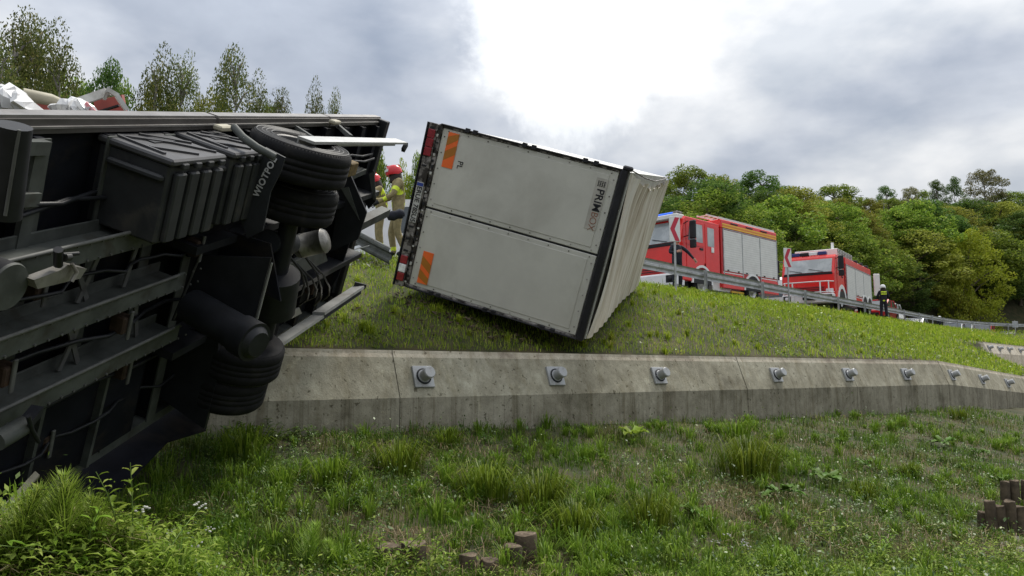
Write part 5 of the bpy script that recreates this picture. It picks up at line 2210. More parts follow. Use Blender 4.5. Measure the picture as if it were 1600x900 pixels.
def leaf_cloud(C, N_, size, rng, flat=.0, droop=0.0, asp=.55):
    """diamond leaves at points C (n,3) with outward normals N_"""
    n = len(C)
    d = rng.normal(size=(n, 3))
    d[:, 2] -= droop
    d /= np.linalg.norm(d, axis=1)[:, None]
    up = rng.normal(size=(n, 3)) * (1 - flat) + N_ * 1.0 + np.array((0, 0, .5 + flat * 2))
    s = np.cross(d, up)
    s /= np.linalg.norm(s, axis=1)[:, None] + 1e-9
    sz = size * rng.uniform(.6, 1.35, n)[:, None]
    v = np.empty((n, 4, 3))
    v[:, 0] = C - d * sz * .5
    v[:, 1] = C + s * sz * asp * .5
    v[:, 2] = C + d * sz * .5
    v[:, 3] = C - s * sz * asp * .5
    f = np.arange(n * 4).reshape(n, 4)
    return v.reshape(-1, 3), f


def crown_points(rng, kind, ncl, nleaf):
    """unit tree: crown between z .12 and 1, radius about .3"""
    cl, rad = [], []
    for i in range(ncl):
        for _ in range(30):
            z = rng.uniform(.1, 1)
            if kind == 'round':
                rmax = .33 * math.sqrt(max(0, 1 - ((z - .55) / .46) ** 2))
            elif kind == 'birch':
                rmax = .27 * max(0, 1 - z) ** .5 * min(1, (z - .02) * 3.0) + .025
            elif kind == 'shrub':
                rmax = .55 * math.sqrt(max(0, 1 - (z) ** 2.2))
            else:
                rmax = .30 * (1 - ((z - .45) / .6) ** 2)
            a = rng.uniform(0, 2 * math.pi)
            r = rmax * rng.uniform(.25, 1) ** .5
            if rmax > .01:
                break
        k = rng.uniform(.8, 1.15)
        cl.append((r * math.cos(a) * k, r * math.sin(a) * k, z * rng.uniform(.93, 1.03)))
        rad.append(rng.uniform(.05, .11) if kind != 'shrub' else rng.uniform(.08, .17))
    cl, rad = np.array(cl), np.array(rad)
    w_ = rad ** 2
    idx = rng.choice(ncl, nleaf, p=w_ / w_.sum())
    d = rng.normal(size=(nleaf, 3))
    d /= np.linalg.norm(d, axis=1)[:, None]
    rr = rad[idx][:, None] * rng.uniform(.35, 1.0, (nleaf, 1)) ** .6
    off = d * rr
    off[:, 2] *= .75 if kind != 'birch' else 1.1
    if kind == 'birch':
        off[:, 2] -= rr[:, 0] * .7
        off[:, :2] *= .75
    return cl, cl[idx] + off, d


def tree_meshes(seed, kind, m, ncl=60, nleaf=6000, leaf=.02, bark=None, trunk_to=.8):
    rng = np.random.default_rng(seed)
    cl, C, D_ = crown_points(rng, kind, ncl, nleaf)
    v, f = leaf_cloud(C, D_, leaf, rng, .1, 1.2 if kind == 'birch' else 0)
    crown = npmesh('crown', v, f, m)
    mb = MB()
    bark = bark or M_bark
    if kind != 'shrub':
        zz_ = np.linspace(-.05, trunk_to, 7)
        pts = [(rng.normal() * .006, rng.normal() * .006, z) for z in zz_]
        mb.tube(pts, [.020 * (1 - .85 * i / 6) for i in range(7)], bark, 8)
    else:
        mb.tube([(0, 0, -.1), (0.01, 0, .4)], [.03, .01], bark, 6)
    pick = rng.choice(len(cl), min(len(cl), 22), replace=False)
    for i in pick:
        c = cl[i]
        zb = max(.06, min(trunk_to, c[2] - .6 * math.hypot(c[0], c[1]) - .03))
        if kind == 'shrub':
            zb = .05
        a = np.array((0, 0, zb))
        mid = (a + c) / 2 + np.array((0, 0, .02))
        mb.tube([a, mid, c], [.008, .005, .0015], bark, 5, caps=False)
    t = mb.build('trunk')
    tm_ = t.data
    bpy.data.objects.remove(t)
    return tm_, crown


PROT = {}


def proto(key, *a, **k):
    PROT[key] = tree_meshes(*a, **k)


proto('birch0', 11, 'birch', L_birch, 110, 14000, .013, M_birch, .9)
proto('birch1', 12, 'birch', L_birch, 90, 12000, .013, M_birch, .9)
proto('birch2', 18, 'birch', L_birch, 120, 14000, .013, M_birch, .9)
proto('round0', 13, 'round', L_mid, 90, 13000, .024)
proto('round1', 14, 'round', L_dark, 90, 13000, .024)
proto('round2', 15, 'round', L_olive, 90, 13000, .024)
proto('cream', 16, 'round', L_cream, 90, 13000, .024)
proto('yell', 17, 'oval', L_yellow, 110, 14000, .02)
proto('oval0', 19, 'oval', L_mid, 80, 13000, .020)
proto('oval1', 20, 'oval', L_dark, 80, 13000, .020)
proto('oval2', 27, 'oval', L_olive, 80, 13000, .020)
proto('shrub0', 21, 'shrub', L_mid, 55, 11000, .033)
proto('shrub1', 22, 'shrub', L_olive, 55, 11000, .033)
proto('shrub2', 23, 'shrub', L_dark, 55, 11000, .033)
proto('shrub3', 24, 'shrub', L_yellow, 50, 10000, .033)


def tree(key, x, y, H, wide, label, cat='tree', name='leafy_tree', group=None, z=None, rot=None):
    tm_, cm = PROT[key]
    z = g1(x, y) - .1 if z is None else z
    e = empty(name, Matrix.Translation((x, y, z)) @ Matrix.Rotation(R.uniform(0, 6.28) if rot is None else rot, 4, 'Z') @ Matrix.Diagonal((wide, wide, H, 1)), label=label, cat=cat, group=group)
    link('trunk', tm_, e)
    link('crown', cm, e)
    return e


def tree_px(key, px_, ytop, Y, wpx, label, **k):
    """tree whose top is seen at (px_, ytop) and whose crown is about wpx wide"""
    t = at(px_, ytop, Y)
    z = g1(t[0], Y) - .1
    H = t[2] - z
    frac = {'b': .34, 'r': .66, 'o': .6, 'c': .66, 'y': .6, 's': 1.1}[key[0]]
    return tree(key, t[0], Y, H * 1.0, wpx / F * Y / frac, label, z=z, **k)


gb = 'birch trees behind the overturned flatbed'
for key, x, yt, Y, wp, lab in (
        ('birch0', -40, 20, 33, 120, 'tall birch cut by the left edge of the picture, left of the tallest crown'),
        ('birch2', 28, 24, 34, 110, 'tallest birch in the top left corner behind the load debris'),
        ('birch0', 62, 30, 36, 100, 'birch right beside the tallest one, with a thin second tip'),
        ('birch1', 98, 52, 34, 90, 'rounded birch shoulder at the right of the tall left group'),
        ('birch2', 5, 70, 30, 110, 'lower birch in front of the tallest one at the left edge'),
        ('birch1', 246, 84, 36, 85, 'birch of reddish leaves above the middle of the flatbed, left of a pair'),
        ('birch0', 286, 88, 37, 80, 'drooping pale birch, the right one of the middle pair'),
        ('birch2', 372, 80, 36, 90, 'pointed dense birch standing alone above the tyres'),
        ('birch1', 408, 126, 37, 60, 'small birch leaning against the right side of the pointed one'),
        ('birch0', 441, 140, 38, 55, 'pale low birch left of the sky gap'),
        ('birch1', 495, 136, 38, 48, 'small birch just left of the last one by the flatbed tail'),
        ('birch2', 521, 147, 39, 40, 'smallest birch, last on the right by the flatbed tail')):
    tree_px(key, x, yt, Y, wp, lab, name='birch_tree', group=gb)
tree_px('oval1', 168, 106, 33, 95, 'dark green spiky leaved tree between the left birch group and the middle pair')
tree_px('oval0', 195, 140, 35, 80, 'low olive bush like tree beside the dark spiky leaved tree')
for i, (x, yt, wp) in enumerate(((330, 150, 90), (120, 120, 110), (60, 100, 130), (425, 160, 70), (250, 140, 110))):
    tree_px('round0' if i % 2 else 'round2', x, yt, 41, wp, ('low tree filling the gap left of the pointed dense birch', 'low tree behind the right end of the tall left birch group', 'low tree behind the middle of the tall left birch group', 'low tree between the pointed birch and the pale low one', 'low tree behind the reddish birch')[i], group='low trees behind the birches')
for i, (x, yt, wp) in enumerate(((592, 252, 60), (628, 262, 60), (656, 258, 60), (560, 262, 70), (690, 270, 80))):
    tree_px(('shrub0', 'shrub3')[i % 2], x, yt, 31, wp, ('light green bush left of the two firefighters\' helmets', 'light green bush right behind the red helmets', 'light green bush touching the tail frame of the white box', 'bush mostly hidden by the flatbed tail', 'bush hidden behind the lower left of the white box')[i], cat='bush', name='bush', group='bushes behind the firefighters')

# the wooded hillside on the right
gh = 'trees on the ridge of the hillside'
for key, x, yt, Y, wp, lab in (
        ('round0', 1078, 260, 96, 90, 'broad green tree at the left of the ridge above the nearer fire engine'),
        ('oval0', 1040, 290, 92, 60, 'green tree right behind the edge of the white box roof'),
        ('round2', 1122, 276, 98, 70, 'green tree between the broad left tree and the dark round one'),
        ('round1', 1190, 272, 104, 95, 'dark green round tree on the ridge over the fire engine shutters'),
        ('round1', 1218, 300, 102, 60, 'dark tree at the right foot of the dark round one'),
        ('round0', 1303, 289, 118, 80, 'green dome shaped tree alone at the middle of the ridge'),
        ('oval1', 1383, 292, 140, 40, 'dark small tree on the ridge right of the thin mast'),
        ('cream', 1421, 294, 140, 34, 'pale small tree between dark ones on the ridge'),
        ('oval1', 1462, 283, 146, 38, 'dark tree left in the close ridge pair'),
        ('oval1', 1490, 279, 146, 34, 'dark tree right in the close ridge pair'),
        ('cream', 1536, 268, 150, 62, 'tall pale tree with brownish crown on the ridge at right'),
        ('oval0', 1440, 300, 140, 40, 'green low tree under the close ridge pair'),
        ('round0', 1575, 300, 150, 70, 'low green tree on the ridge at the right edge'),
        ('round2', 1255, 306, 110, 70, 'olive tree on the ridge between dark round and dome shaped trees'),
        ('round2', 1350, 312, 130, 60, 'olive low tree just left of the thin mast foot')):
    tree_px(key, x, yt, Y, wp, lab, group=gh)
tree_px('yell', 1512, 366, 86, 105, 'bright yellow green tree standing out on the lower hillside at right', name='yellow_tree')
tree_px('shrub3', 1490, 400, 84, 70, 'yellow green bush at the left foot of the bright yellow tree', cat='bush', name='bush')
tree_px('shrub3', 1215, 395, 62, 46, 'bright green bush between the two fire engines', cat='bush', name='bush')
RNG = np.random.default_rng(5)
cnt = 0
placed = []
tries = 0
while cnt < 250 and tries < 20000:
    tries += 1
    r_ = RNG.uniform(.185, .80)
    toe = np.interp(r_, [0, .2, .5, .62, .75, 1.2], [28, 40, 70, 80, 84, 105])
    rid = np.interp(r_, [0, .2, .5, .62, .75, 1.2], [70, 105, 148, 160, 170, 210])
    u_ = RNG.uniform(0, 1) ** 1.15
    Y = toe - 1 + (rid - toe) * u_
    if u_ < .25 and RNG.random() < .5:
        Y = toe - 3 + RNG.uniform(0, 6)
    X = r_ * Y
    q, _ = polydist(np.array([(X, Y)]), CREST)
    if q[0] < 9.5:
        continue
    sp_ = 2.6 + 2.6 * u_ * .9
    if any((X - a) ** 2 + (Y - b) ** 2 < sp_ * sp_ for a, b in placed):
        continue
    _px = 800 + F * r_
    if 1440 < _px < 1580 and Y < 92 and u_ < .4:
        continue
    placed.append((X, Y))
    cnt += 1
    if u_ < .3:
        H = RNG.uniform(5.5, 9.5)
        key = RNG.choice(['oval0', 'round0', 'oval1', 'shrub0', 'oval2', 'round1', 'oval0'])
    else:
        H = RNG.uniform(3.2, 6.0)
        key = RNG.choice(['shrub0', 'shrub1', 'shrub1', 'shrub2', 'round2', 'oval2', 'round0', 'shrub0', 'shrub3'] if u_ > .5 else ['shrub0', 'shrub1', 'oval0', 'shrub2', 'round2', 'oval1'])
    key = str(key)
    H *= float(np.clip(Y / 78, .42, 1.0))
    wd = H * (1.15 if key[0] == 's' else 1.2) * RNG.uniform(.9, 1.35)
    cn = {'shrub0': 'mid green', 'shrub1': 'olive green', 'shrub2': 'dark green', 'shrub3': 'yellow green', 'oval0': 'mid green', 'round0': 'rounded mid green', 'oval1': 'dark green', 'round1': 'rounded dark green', 'oval2': 'olive', 'round2': 'rounded olive'}[key]
    if key[0] == 's':
        tree(key, X, Y, H * .85, wd, cn + ' bush among the many covering the hillside behind the road', cat='bush', name='bush', group='bushes and trees covering the hillside')
    else:
        tree(key, X, Y, H, wd * 1.15, cn + ' tree among the many covering the hillside behind the road', group='bushes and trees covering the hillside')
# thin masts on the ridge
for x, yt, yb in ((1345, 305, 326), (1381, 318, 338)):
    t, b_ = at(x, yt, 128), at(x, yb + 12, 128)
    mb = MB()
    mb.tube([b_, t], [.09, .06], M_rail, 6)
    mb.bar(t - np.array((.5, 0, .05)), t + np.array((.5, 0, -.05)), .06, .06, M_rail)
    tag(mb.build('mast'), 'thin lattice like mast sticking up on the ridge, %s' % ('the taller left one' if x < 1360 else 'the shorter right one'), 'mast')

# ------------------------------------------------------------------ grass and weeds


def blades(P, ln, wd, lean, rng, m, name):
    """curved grass blades: P (n,3)"""
    n = len(P)
    a = rng.uniform(0, 2 * math.pi, n)
    d = np.stack([np.cos(a), np.sin(a), np.zeros(n)], 1)
    s = np.stack([-np.sin(a + rng.normal(0, .5, n)), np.cos(a), np.zeros(n)], 1)
    ln = ln[:, None]
    wd = wd[:, None]
    le = lean[:, None]
    up = np.array((0, 0, 1.0))
    mid = P + up * ln * .55 + d * ln * le * .22
    tip = P + up * ln * (1 - le * .35) + d * ln * le * .8
    v = np.empty((n, 5, 3))
    v[:, 0] = P - s * wd * .5
    v[:, 1] = P + s * wd * .5
    v[:, 2] = mid - s * wd * .42
    v[:, 3] = mid + s * wd * .42
    v[:, 4] = tip
    b = np.arange(n)[:, None] * 5
    f = np.concatenate([b + np.array((0, 1, 3)), b + np.array((0, 3, 2)), b + np.array((2, 3, 4))], 0)
    return v.reshape(-1, 3), f


def scatter(n, y0, y1, rng, side, power=0.0):
    """points in the view on the lower ('low') or upper bank"""
    Y = y0 * (y1 / y0) ** rng.uniform(0, 1, n)
    if power:
        Y = y0 + (y1 - y0) * rng.uniform(0, 1, n) ** power
    X = rng.uniform(-.76, .76, n) * Y
    P = np.stack([X, Y], 1)
    p, _ = polydist(P, WALL)
    if side == 'low':
        k = p < -.02
    else:
        q, _ = polydist(P, CREST)
        k = (p > .80) & (q < 1.0)
        rel = P - W2C
        f2, a2 = rel @ W2N, rel @ W2D
        k &= ~((f2 > -.9) & (f2 < 3.2) & (a2 > -.4))
    P = P[k]
    return np.column_stack([P, gz(P)])


rg = np.random.default_rng(31)
P = scatter(300000, 2.6, 19, rg, 'low')
nz = wob(P[:, :2], 2.6)
nz2 = wob(P[:, :2] + 9, 5.5)
keep = rg.uniform(0, 1, len(P)) < np.clip(.55 + .7 * nz2 + .3 * nz, .12, 1)
P, nz, nz2 = P[keep], nz[keep], nz2[keep]
ln = np.clip(.07 + .06 * nz + .06 * nz2 + rg.gamma(2.2, .022, len(P)), .03, .32)
P[:, 2] -= .01
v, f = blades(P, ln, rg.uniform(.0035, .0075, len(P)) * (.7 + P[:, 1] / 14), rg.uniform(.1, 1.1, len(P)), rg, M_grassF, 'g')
tag(link('grass', npmesh('grass', v, f, M_grassF)), 'mixed green and dry grass growing below the retaining wall', 'grass', kind='stuff')
# flat dry straw lying between
P = scatter(42000, 2.8, 17, rg, 'low')
nz = wob(P[:, :2] + 4, 2.0)
P = P[nz > .05]
n = len(P)
v, f = blades(P + np.array((0, 0, .01)), rg.uniform(.06, .2, n), rg.uniform(.003, .006, n), rg.uniform(1.1, 2.2, n), rg, M_straw, 's')
tag(link('dry_straw', npmesh('dry_straw', v, f, M_straw)), 'dry straw lying between the grass below the wall', 'straw', kind='stuff')
# upper bank: short lush grass
P = scatter(330000, 8, 75, rg, 'up')
nz = wob(P[:, :2], 1.7)
ln = np.clip(.06 + .03 * nz + rg.gamma(2, .018, len(P)), .03, .25) * np.clip(P[:, 1] / 16, .8, 2)
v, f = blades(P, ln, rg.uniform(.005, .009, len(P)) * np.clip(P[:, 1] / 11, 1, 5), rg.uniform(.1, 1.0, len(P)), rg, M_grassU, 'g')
tag(link('embankment_grass', npmesh('embankment_grass', v, f, M_grassU)), 'short lush grass on the embankment above the wall', 'grass', kind='stuff')


def leaves_on(P, size, rng, m, name, lift=.05, label='', stuff=True):
    n = len(P)
    C = P + np.array((0, 0, 1.0)) * (rng.gamma(1.6, lift, n))[:, None]
    Nn = np.tile(np.array((0, 0, 1.0)), (n, 1))
    v, f = leaf_cloud(C, Nn, 1.0, rng, .55)
    # resize about the centre
    s = (size * rng.uniform(.5, 1.5, n))[:, None, None]
    v = v.reshape(n, 4, 3)
    v = C[:, None, :] + (v - C[:, None, :]) * s
    o = link(name, npmesh(name, v.reshape(-1, 3), f, m))
    return tag(o, label, 'weeds', kind='stuff')


P = scatter(150000, 2.8, 19, rg, 'low')
nz = wob(P[:, :2] + 31, 3.1)
k = rg.uniform(0, 1, len(P)) < np.clip(.10 + 1.5 * nz + .6 * (P[:, 0] / P[:, 1] > .3) * (nz > -.2), .02, 1)
P = P[k]
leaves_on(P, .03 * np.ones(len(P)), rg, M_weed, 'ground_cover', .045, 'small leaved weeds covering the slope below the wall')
P = scatter(120000, 9, 40, rg, 'up')
nz = wob(P[:, :2] + 17, 1.9)
k = rg.uniform(0, 1, len(P)) < np.clip(.1 + 1.2 * nz + .5 * (P[:, 0] > 5), .03, 1)
P = P[k]
leaves_on(P, .05 * np.clip(P[:, 1] / 13, .8, 2), rg, M_weedU, 'clover', .035, 'low clover and weeds mixed into the embankment grass')
# bright fringe of weeds nearest the camera, bottom corners
P = scatter(200000, 2.5, 6.5, rg, 'low')
u_ = P[:, 0] / P[:, 1]
yp = np.array([450 - F * ((-q[1] * ST + q[2] * CT) / (q[1] * CT + q[2] * ST)) for q in P])
xp = 800 + F * u_
lim = np.interp(xp, [-50, 60, 200, 330, 420, 560, 700, 1000, 1200, 1400, 1650], [770, 800, 830, 850, 890, 880, 895, 905, 880, 870, 850])
k = (yp > lim + 12) & (rg.uniform(0, 1, len(P)) < .6 * (P[:, 1] > 2.9))
P = P[k]
leaves_on(P, .022 * np.ones(len(P)), rg, M_brightleaf, 'bright_weeds', .04, 'bright green weeds nearest the camera along the bottom edge')


# clumps of arching grass
def clumps(centres, lens, per, m, name, label, rng):
    n = len(centres) * per
    ci = np.repeat(np.arange(len(centres)), per)
    ln = lens[ci]
    a = rng.uniform(0, 6.28, n)
    r = rng.uniform(0, 1, n) * ln * .35
    d = np.stack([np.cos(a), np.sin(a), np.zeros(n)], 1)
    s = np.stack([-np.sin(a), np.cos(a), np.zeros(n)], 1)
    P = centres[ci] + d * r[:, None]
    P[:, 2] = gz(P[:, :2])
    L_ = (ln * rng.uniform(.35, 1.2, n))[:, None]
    le = rng.uniform(.05, 1.0, n)[:, None]
    w_ = (rng.uniform(.0022, .0042, n) * (.8 + P[:, 1] / 16))[:, None]
    up = np.array((0, 0, 1.0))
    m1 = P + up * L_ * .5 + d * L_ * le * .15
    m2 = P + up * L_ * (.85 - .1 * le) + d * L_ * le * .45
    tp = P + up * L_ * (1 - .5 * le) + d * L_ * le * .9
    v = np.stack([P - s * w_, P + s * w_, m1 - s * w_, m1 + s * w_, m2 - s * w_ * .7, m2 + s * w_ * .7, tp], 1)
    b = np.arange(n)[:, None] * 7
    f = np.concatenate([b + np.array(t) for t in ((0, 1, 3), (0, 3, 2), (2, 3, 5), (2, 5, 4), (4, 5, 6))], 0)
    return tag(link(name, npmesh(name, v.reshape(-1, 3), f, m)), label, 'grass', kind='stuff')


P = scatter(2600, 3.2, 15, rg, 'low')
nz = wob(P[:, :2] + 5, 1.5)
P = P[rg.uniform(0, 1, len(P)) < np.clip(.45 + nz, .15, 1)]
clumps(P, rg.uniform(.07, .24, len(P)), 60, M_tuft, 'grass_clumps', 'arching green grass clumps scattered below the wall', rg)
P = scatter(900, 9.5, 40, rg, 'up')
clumps(P, rg.uniform(.09, .17, len(P)), 45, M_grassU, 'embankment_clumps', 'small grass clumps on the embankment', rg)


def ground_at(x, y):
    """first ground point seen at photo pixel (x, y)"""
    r = ray(x, y)
    Y = np.linspace(2.2, 30, 900)
    Pp = np.stack([r[0] / r[1] * Y, Y], 1)
    zr = r[2] / r[1] * Y
    h = gz(Pp)
    i = np.argmax(zr <= h)
    return np.array((Pp[i, 0], Y[i], h[i]))


def tuft(x, y, n, ln, label, m=None):
    c = ground_at(x, y)
    rr_ = np.random.default_rng(int(x * 7 + y))
    a = rr_.uniform(0, 6.28, n)
    r = rr_.uniform(0, 1, n) * ln * .75
    P = np.stack([np.cos(a) * r, np.sin(a) * r], 1)
    L_ = ln * rr_.uniform(.35, 1.2, n)
    le = rr_.uniform(0.15, 1.1, n)
    # lean outward
    P3 = np.column_stack([P, np.zeros(n)])
    d = np.stack([np.cos(a), np.sin(a), np.zeros(n)], 1)
    s = np.stack([-np.sin(a), np.cos(a), np.zeros(n)], 1)
    w_ = rr_.uniform(.004, .008, n)[:, None]
    up = np.array((0, 0, 1.0))
    L_, le = L_[:, None], le[:, None]
    m1 = P3 + up * L_ * .45 + d * L_ * le * .12
    m2 = P3 + up * L_ * .8 + d * L_ * le * .4
    tp = P3 + up * L_ * (1 - .45 * le) + d * L_ * le * .85
    v = np.stack([P3 - s * w_, P3 + s * w_, m1 - s * w_, m1 + s * w_, m2 - s * w_ * .7, m2 + s * w_ * .7, tp], 1)
    b = np.arange(n)[:, None] * 7
    f = np.concatenate([b + np.array(t) for t in ((0, 1, 3), (0, 3, 2), (2, 3, 5), (2, 5, 4), (4, 5, 6))], 0)
    o = link('grass_tuft', npmesh('grass_tuft', v.reshape(-1, 3), f, m or M_tuft), None, Matrix.Translation(tuple(c)))
    return tag(o, label, 'grass tuft', group='tall grass tufts below the wall')


NT = .55
for x, y, n, ln, lab in ((1170, 745, 900, .50, 'largest bright tall grass tuft in front of the wall, right of the middle'),
                         (1150, 690, 350, .34, 'upright grass tuft touching the wall above the largest tuft'),
                         (845, 800, 700, .34, 'arching grass tuft just above the middle log stumps'),
                         (760, 780, 700, .36, 'pale green dense tuft left of the arching tuft'),
                         (900, 840, 600, .30, 'spreading bright tuft to the right of the middle log stumps'),
                         (622, 738, 600, .34, 'dark based tuft at the left centre near the wall shadow'),
                         (1015, 825, 500, .32, 'upright tuft right of centre beside the dry patch'),
                         (1420, 745, 380, .20, 'short cushion like yellow green tuft at the right'),
                         (385, 720, 500, .34, 'shaded tuft below the lower truck wheels'),
                         (700, 700, 320, .24, 'small tuft near the wall foot under the first anchor head'),
                         (1350, 780, 350, .24, 'loose tuft between the dock plants and the cushion tuft'),
                         (520, 760, 350, .28, 'thin tuft in the dim grass left of centre'),
                         (1500, 655, 300, .3, 'tuft at the wall foot near the wall corner')):
    tuft(x, y, int(n * NT), ln, lab)


def horsetail(x, y, H, label, seed):
    c = ground_at(x, y)
    rr_ = random.Random(seed)
    e = empty('horsetail', loc=tuple(c), label=label, cat='plant', group='feathery horsetails in the foreground')
    lx, ly = rr_.uniform(-.08, .08), rr_.uniform(-.08, .08)
    mb = MB()
    def sp(t):
        return Vector((lx * t * t, ly * t * t, H * t))
    mb.tube([sp(i / 6) for i in range(7)], [.004 * (1 - .7 * i / 6) for i in range(7)], M_tuftS, 5)
    mb.build('stem', e)
    vs, fs = [], []
    W_ = 24
    for k in range(W_):
        t = .12 + .88 * k / W_
        p = sp(t)
        n = 15
        Ln = H * .50 * (1 - t) ** .55 * (.55 + .45 * min(1, t * 3)) + .03
        for j in range(n):
            a = 6.28 * j / n + rr_.uniform(-.2, .2)
            d = Vector((math.cos(a), math.sin(a), 0))
            s_ = Vector((-math.sin(a), math.cos(a), 0)) * .0019
            l_ = Ln * rr_.uniform(.75, 1.1)
            q1 = p + d * l_ * .4 + Vector((0, 0, l_ * .22))
            q2 = p + d * l_ * .8 + Vector((0, 0, l_ * rr_.uniform(.5, .8)))
            i0 = len(vs)
            vs += [p - s_, p + s_, q1 - s_, q1 + s_, q2]
            fs += [(i0, i0 + 1, i0 + 3), (i0, i0 + 3, i0 + 2), (i0 + 2, i0 + 3, i0 + 4)]
    link('branches', npmesh('branches', np.array([tuple(v) for v in vs]), np.array(fs), M_brightleaf), e)


M_tuftS = mat('stem_green', (.10, .16, .03), .7, var=.2)
for i, (x, y, H, lab) in enumerate(((22, 898, .42, 'feathery horsetail at the very left edge of the foreground'),
                                    (100, 890, .50, 'tallest feathery horsetail in the lower left foreground'),
                                    (62, 880, .40, 'horsetail between the left edge one and the tallest one'),
                                    (150, 895, .38, 'horsetail just left of the leafy stem in the lower left'),
                                    (290, 892, .34, 'feathery horsetail left of the shaded bare ground'),
                                    (330, 898, .26, 'small horsetail at the bottom right of the lower left group'),
                                    (478, 898, .40, 'broad feathery horsetail alone at the bottom, left of centre'),
                                    (520, 899, .3, 'small horsetail touching the broad lone one'))):
    horsetail(x, y, H * .74, lab, i)


def leafy_stem(x, y, H, n, L_, label, seed, m=None, wide=.28, branches=1, flower=False):
    c = ground_at(x, y)
    rr_ = random.Random(seed)
    e = empty('leafy_weed', loc=tuple(c), label=label, cat='plant')
    mb = MB()
    vs, fs = [], []
    fl = MB()
    for b in range(branches):
        lx, ly = rr_.uniform(-.12, .12) * (1 + b), rr_.uniform(-.12, .12) * (1 + b)
        bx_, by_ = (0, 0) if b == 0 else (rr_.uniform(-.05, .05) * b, rr_.uniform(-.05, .05) * b)
        Hb = H * (1 if b == 0 else rr_.uniform(.5, .95))
        def sp(t):
            return Vector((bx_ + lx * t * t, by_ + ly * t * t, Hb * t))
        mb.tube([sp(i / 5) for i in range(6)], [.004 * (1 - .6 * i / 5) for i in range(6)], M_tuftS, 5)
        for k in range(n):
            t = .1 + .9 * k / n
            p = sp(t)
            a = k * 2.4 + rr_.uniform(-.4, .4)
            d = Vector((math.cos(a), math.sin(a), rr_.uniform(.15, .7))).normalized()
            s_ = d.cross(Vector((0, 0, 1))).normalized()
            l_ = L_ * (1 - .45 * t) * rr_.uniform(.7, 1.15)
            w_ = l_ * wide * .5
            i0 = len(vs)
            m1, m2 = p + d * l_ * .4, p + d * l_ * .75 + Vector((0, 0, -l_ * .07))
            tp = p + d * l_ + Vector((0, 0, -l_ * .2))
            cu = Vector((0, 0, w_ * .5))
            vs += [p, m1 - s_ * w_ + cu, m1, m1 + s_ * w_ + cu, m2 - s_ * w_ * .7 + cu * .7, m2, m2 + s_ * w_ * .7 + cu * .7, tp]
            fs += [(i0, i0 + 2, i0 + 1), (i0, i0 + 3, i0 + 2), (i0 + 1, i0 + 2, i0 + 5), (i0 + 1, i0 + 5, i0 + 4), (i0 + 2, i0 + 3, i0 + 6), (i0 + 2, i0 + 6, i0 + 5), (i0 + 4, i0 + 5, i0 + 7), (i0 + 5, i0 + 6, i0 + 7)]
        if flower:
            for q in range(9):
                p = sp(1) + Vector((rr_.uniform(-.03, .03), rr_.uniform(-.03, .03), rr_.uniform(-.01, .02)))
                fl.lathe(tuple(p), (rr_.uniform(-.4, .4), rr_.uniform(-.4, .4), 1), [(.001, 0), (.007, .004), (.005, .008), (.001, .009)], M_flower, 6)
    mb.build('stem', e)
    link('leaves', npmesh('leaves', np.array([tuple(v) for v in vs]), np.array(fs), m or M_brightleaf), e)
    if flower:
        tag(fl.build('florets', e), kind='stuff')


def weed_mass(regions, m, name, label, seed):
    rr_ = random.Random(seed)
    vs, fs = [], []
    for (x0, x1, y0, y1, n, H, L_, wide) in regions:
        for _ in range(n):
            c = Vector(tuple(ground_at(rr_.uniform(x0, x1), rr_.uniform(y0, y1))))
            Hs = H * rr_.uniform(.45, 1.15)
            lx, ly = rr_.uniform(-.1, .1), rr_.uniform(-.1, .1)
            k_ = int(8 + Hs * 40)
            for k in range(k_):
                t = .08 + .92 * k / k_
                p = c + Vector((lx * t * t, ly * t * t, Hs * t))
                a = k * 2.4 + rr_.uniform(-.4, .4)
                d = Vector((math.cos(a), math.sin(a), rr_.uniform(-.1, .8))).normalized()
                s_ = d.cross(Vector((0, 0, 1))).normalized()
                l_ = L_ * (1 - .4 * t) * rr_.uniform(.6, 1.25)
                w_ = l_ * wide * .5
                i0 = len(vs)
                cu = Vector((0, 0, w_ * .6))
                m1 = p + d * l_ * .45
                vs += [p, m1 - s_ * w_ + cu, m1, m1 + s_ * w_ + cu, p + d * l_ + Vector((0, 0, -l_ * .22))]
                fs += [(i0, i0 + 2, i0 + 1), (i0, i0 + 3, i0 + 2), (i0 + 1, i0 + 2, i0 + 4), (i0 + 2, i0 + 3, i0 + 4)]
    tag(link(name, npmesh(name, np.array([tuple(v) for v in vs]), np.array(fs), m)), label, 'weeds', kind='stuff')


weed_mass([(-60, 340, 850, 960, 130, .22, .085, .26), (-60, 260, 820, 900, 70, .2, .07, .3), (560, 700, 885, 960, 26, .2, .06, .3), (1130, 1640, 872, 960, 120, .13, .07, .28), (1480, 1640, 850, 890, 30, .13, .06, .4),
           (420, 560, 890, 960, 12, .12, .05, .3), (900, 1100, 870, 950, 20, .12, .05, .25)],
          M_brightleaf, 'bright_leafy_weeds', 'mass of bright leafy weeds along the bottom of the picture', 71)
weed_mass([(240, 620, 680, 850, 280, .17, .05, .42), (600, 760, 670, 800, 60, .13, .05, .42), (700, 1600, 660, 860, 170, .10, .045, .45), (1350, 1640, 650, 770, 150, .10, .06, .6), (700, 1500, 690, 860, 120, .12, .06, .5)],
          M_weed, 'dark_leafy_weeds', 'darker leafy weeds between the grass below the wall', 72)


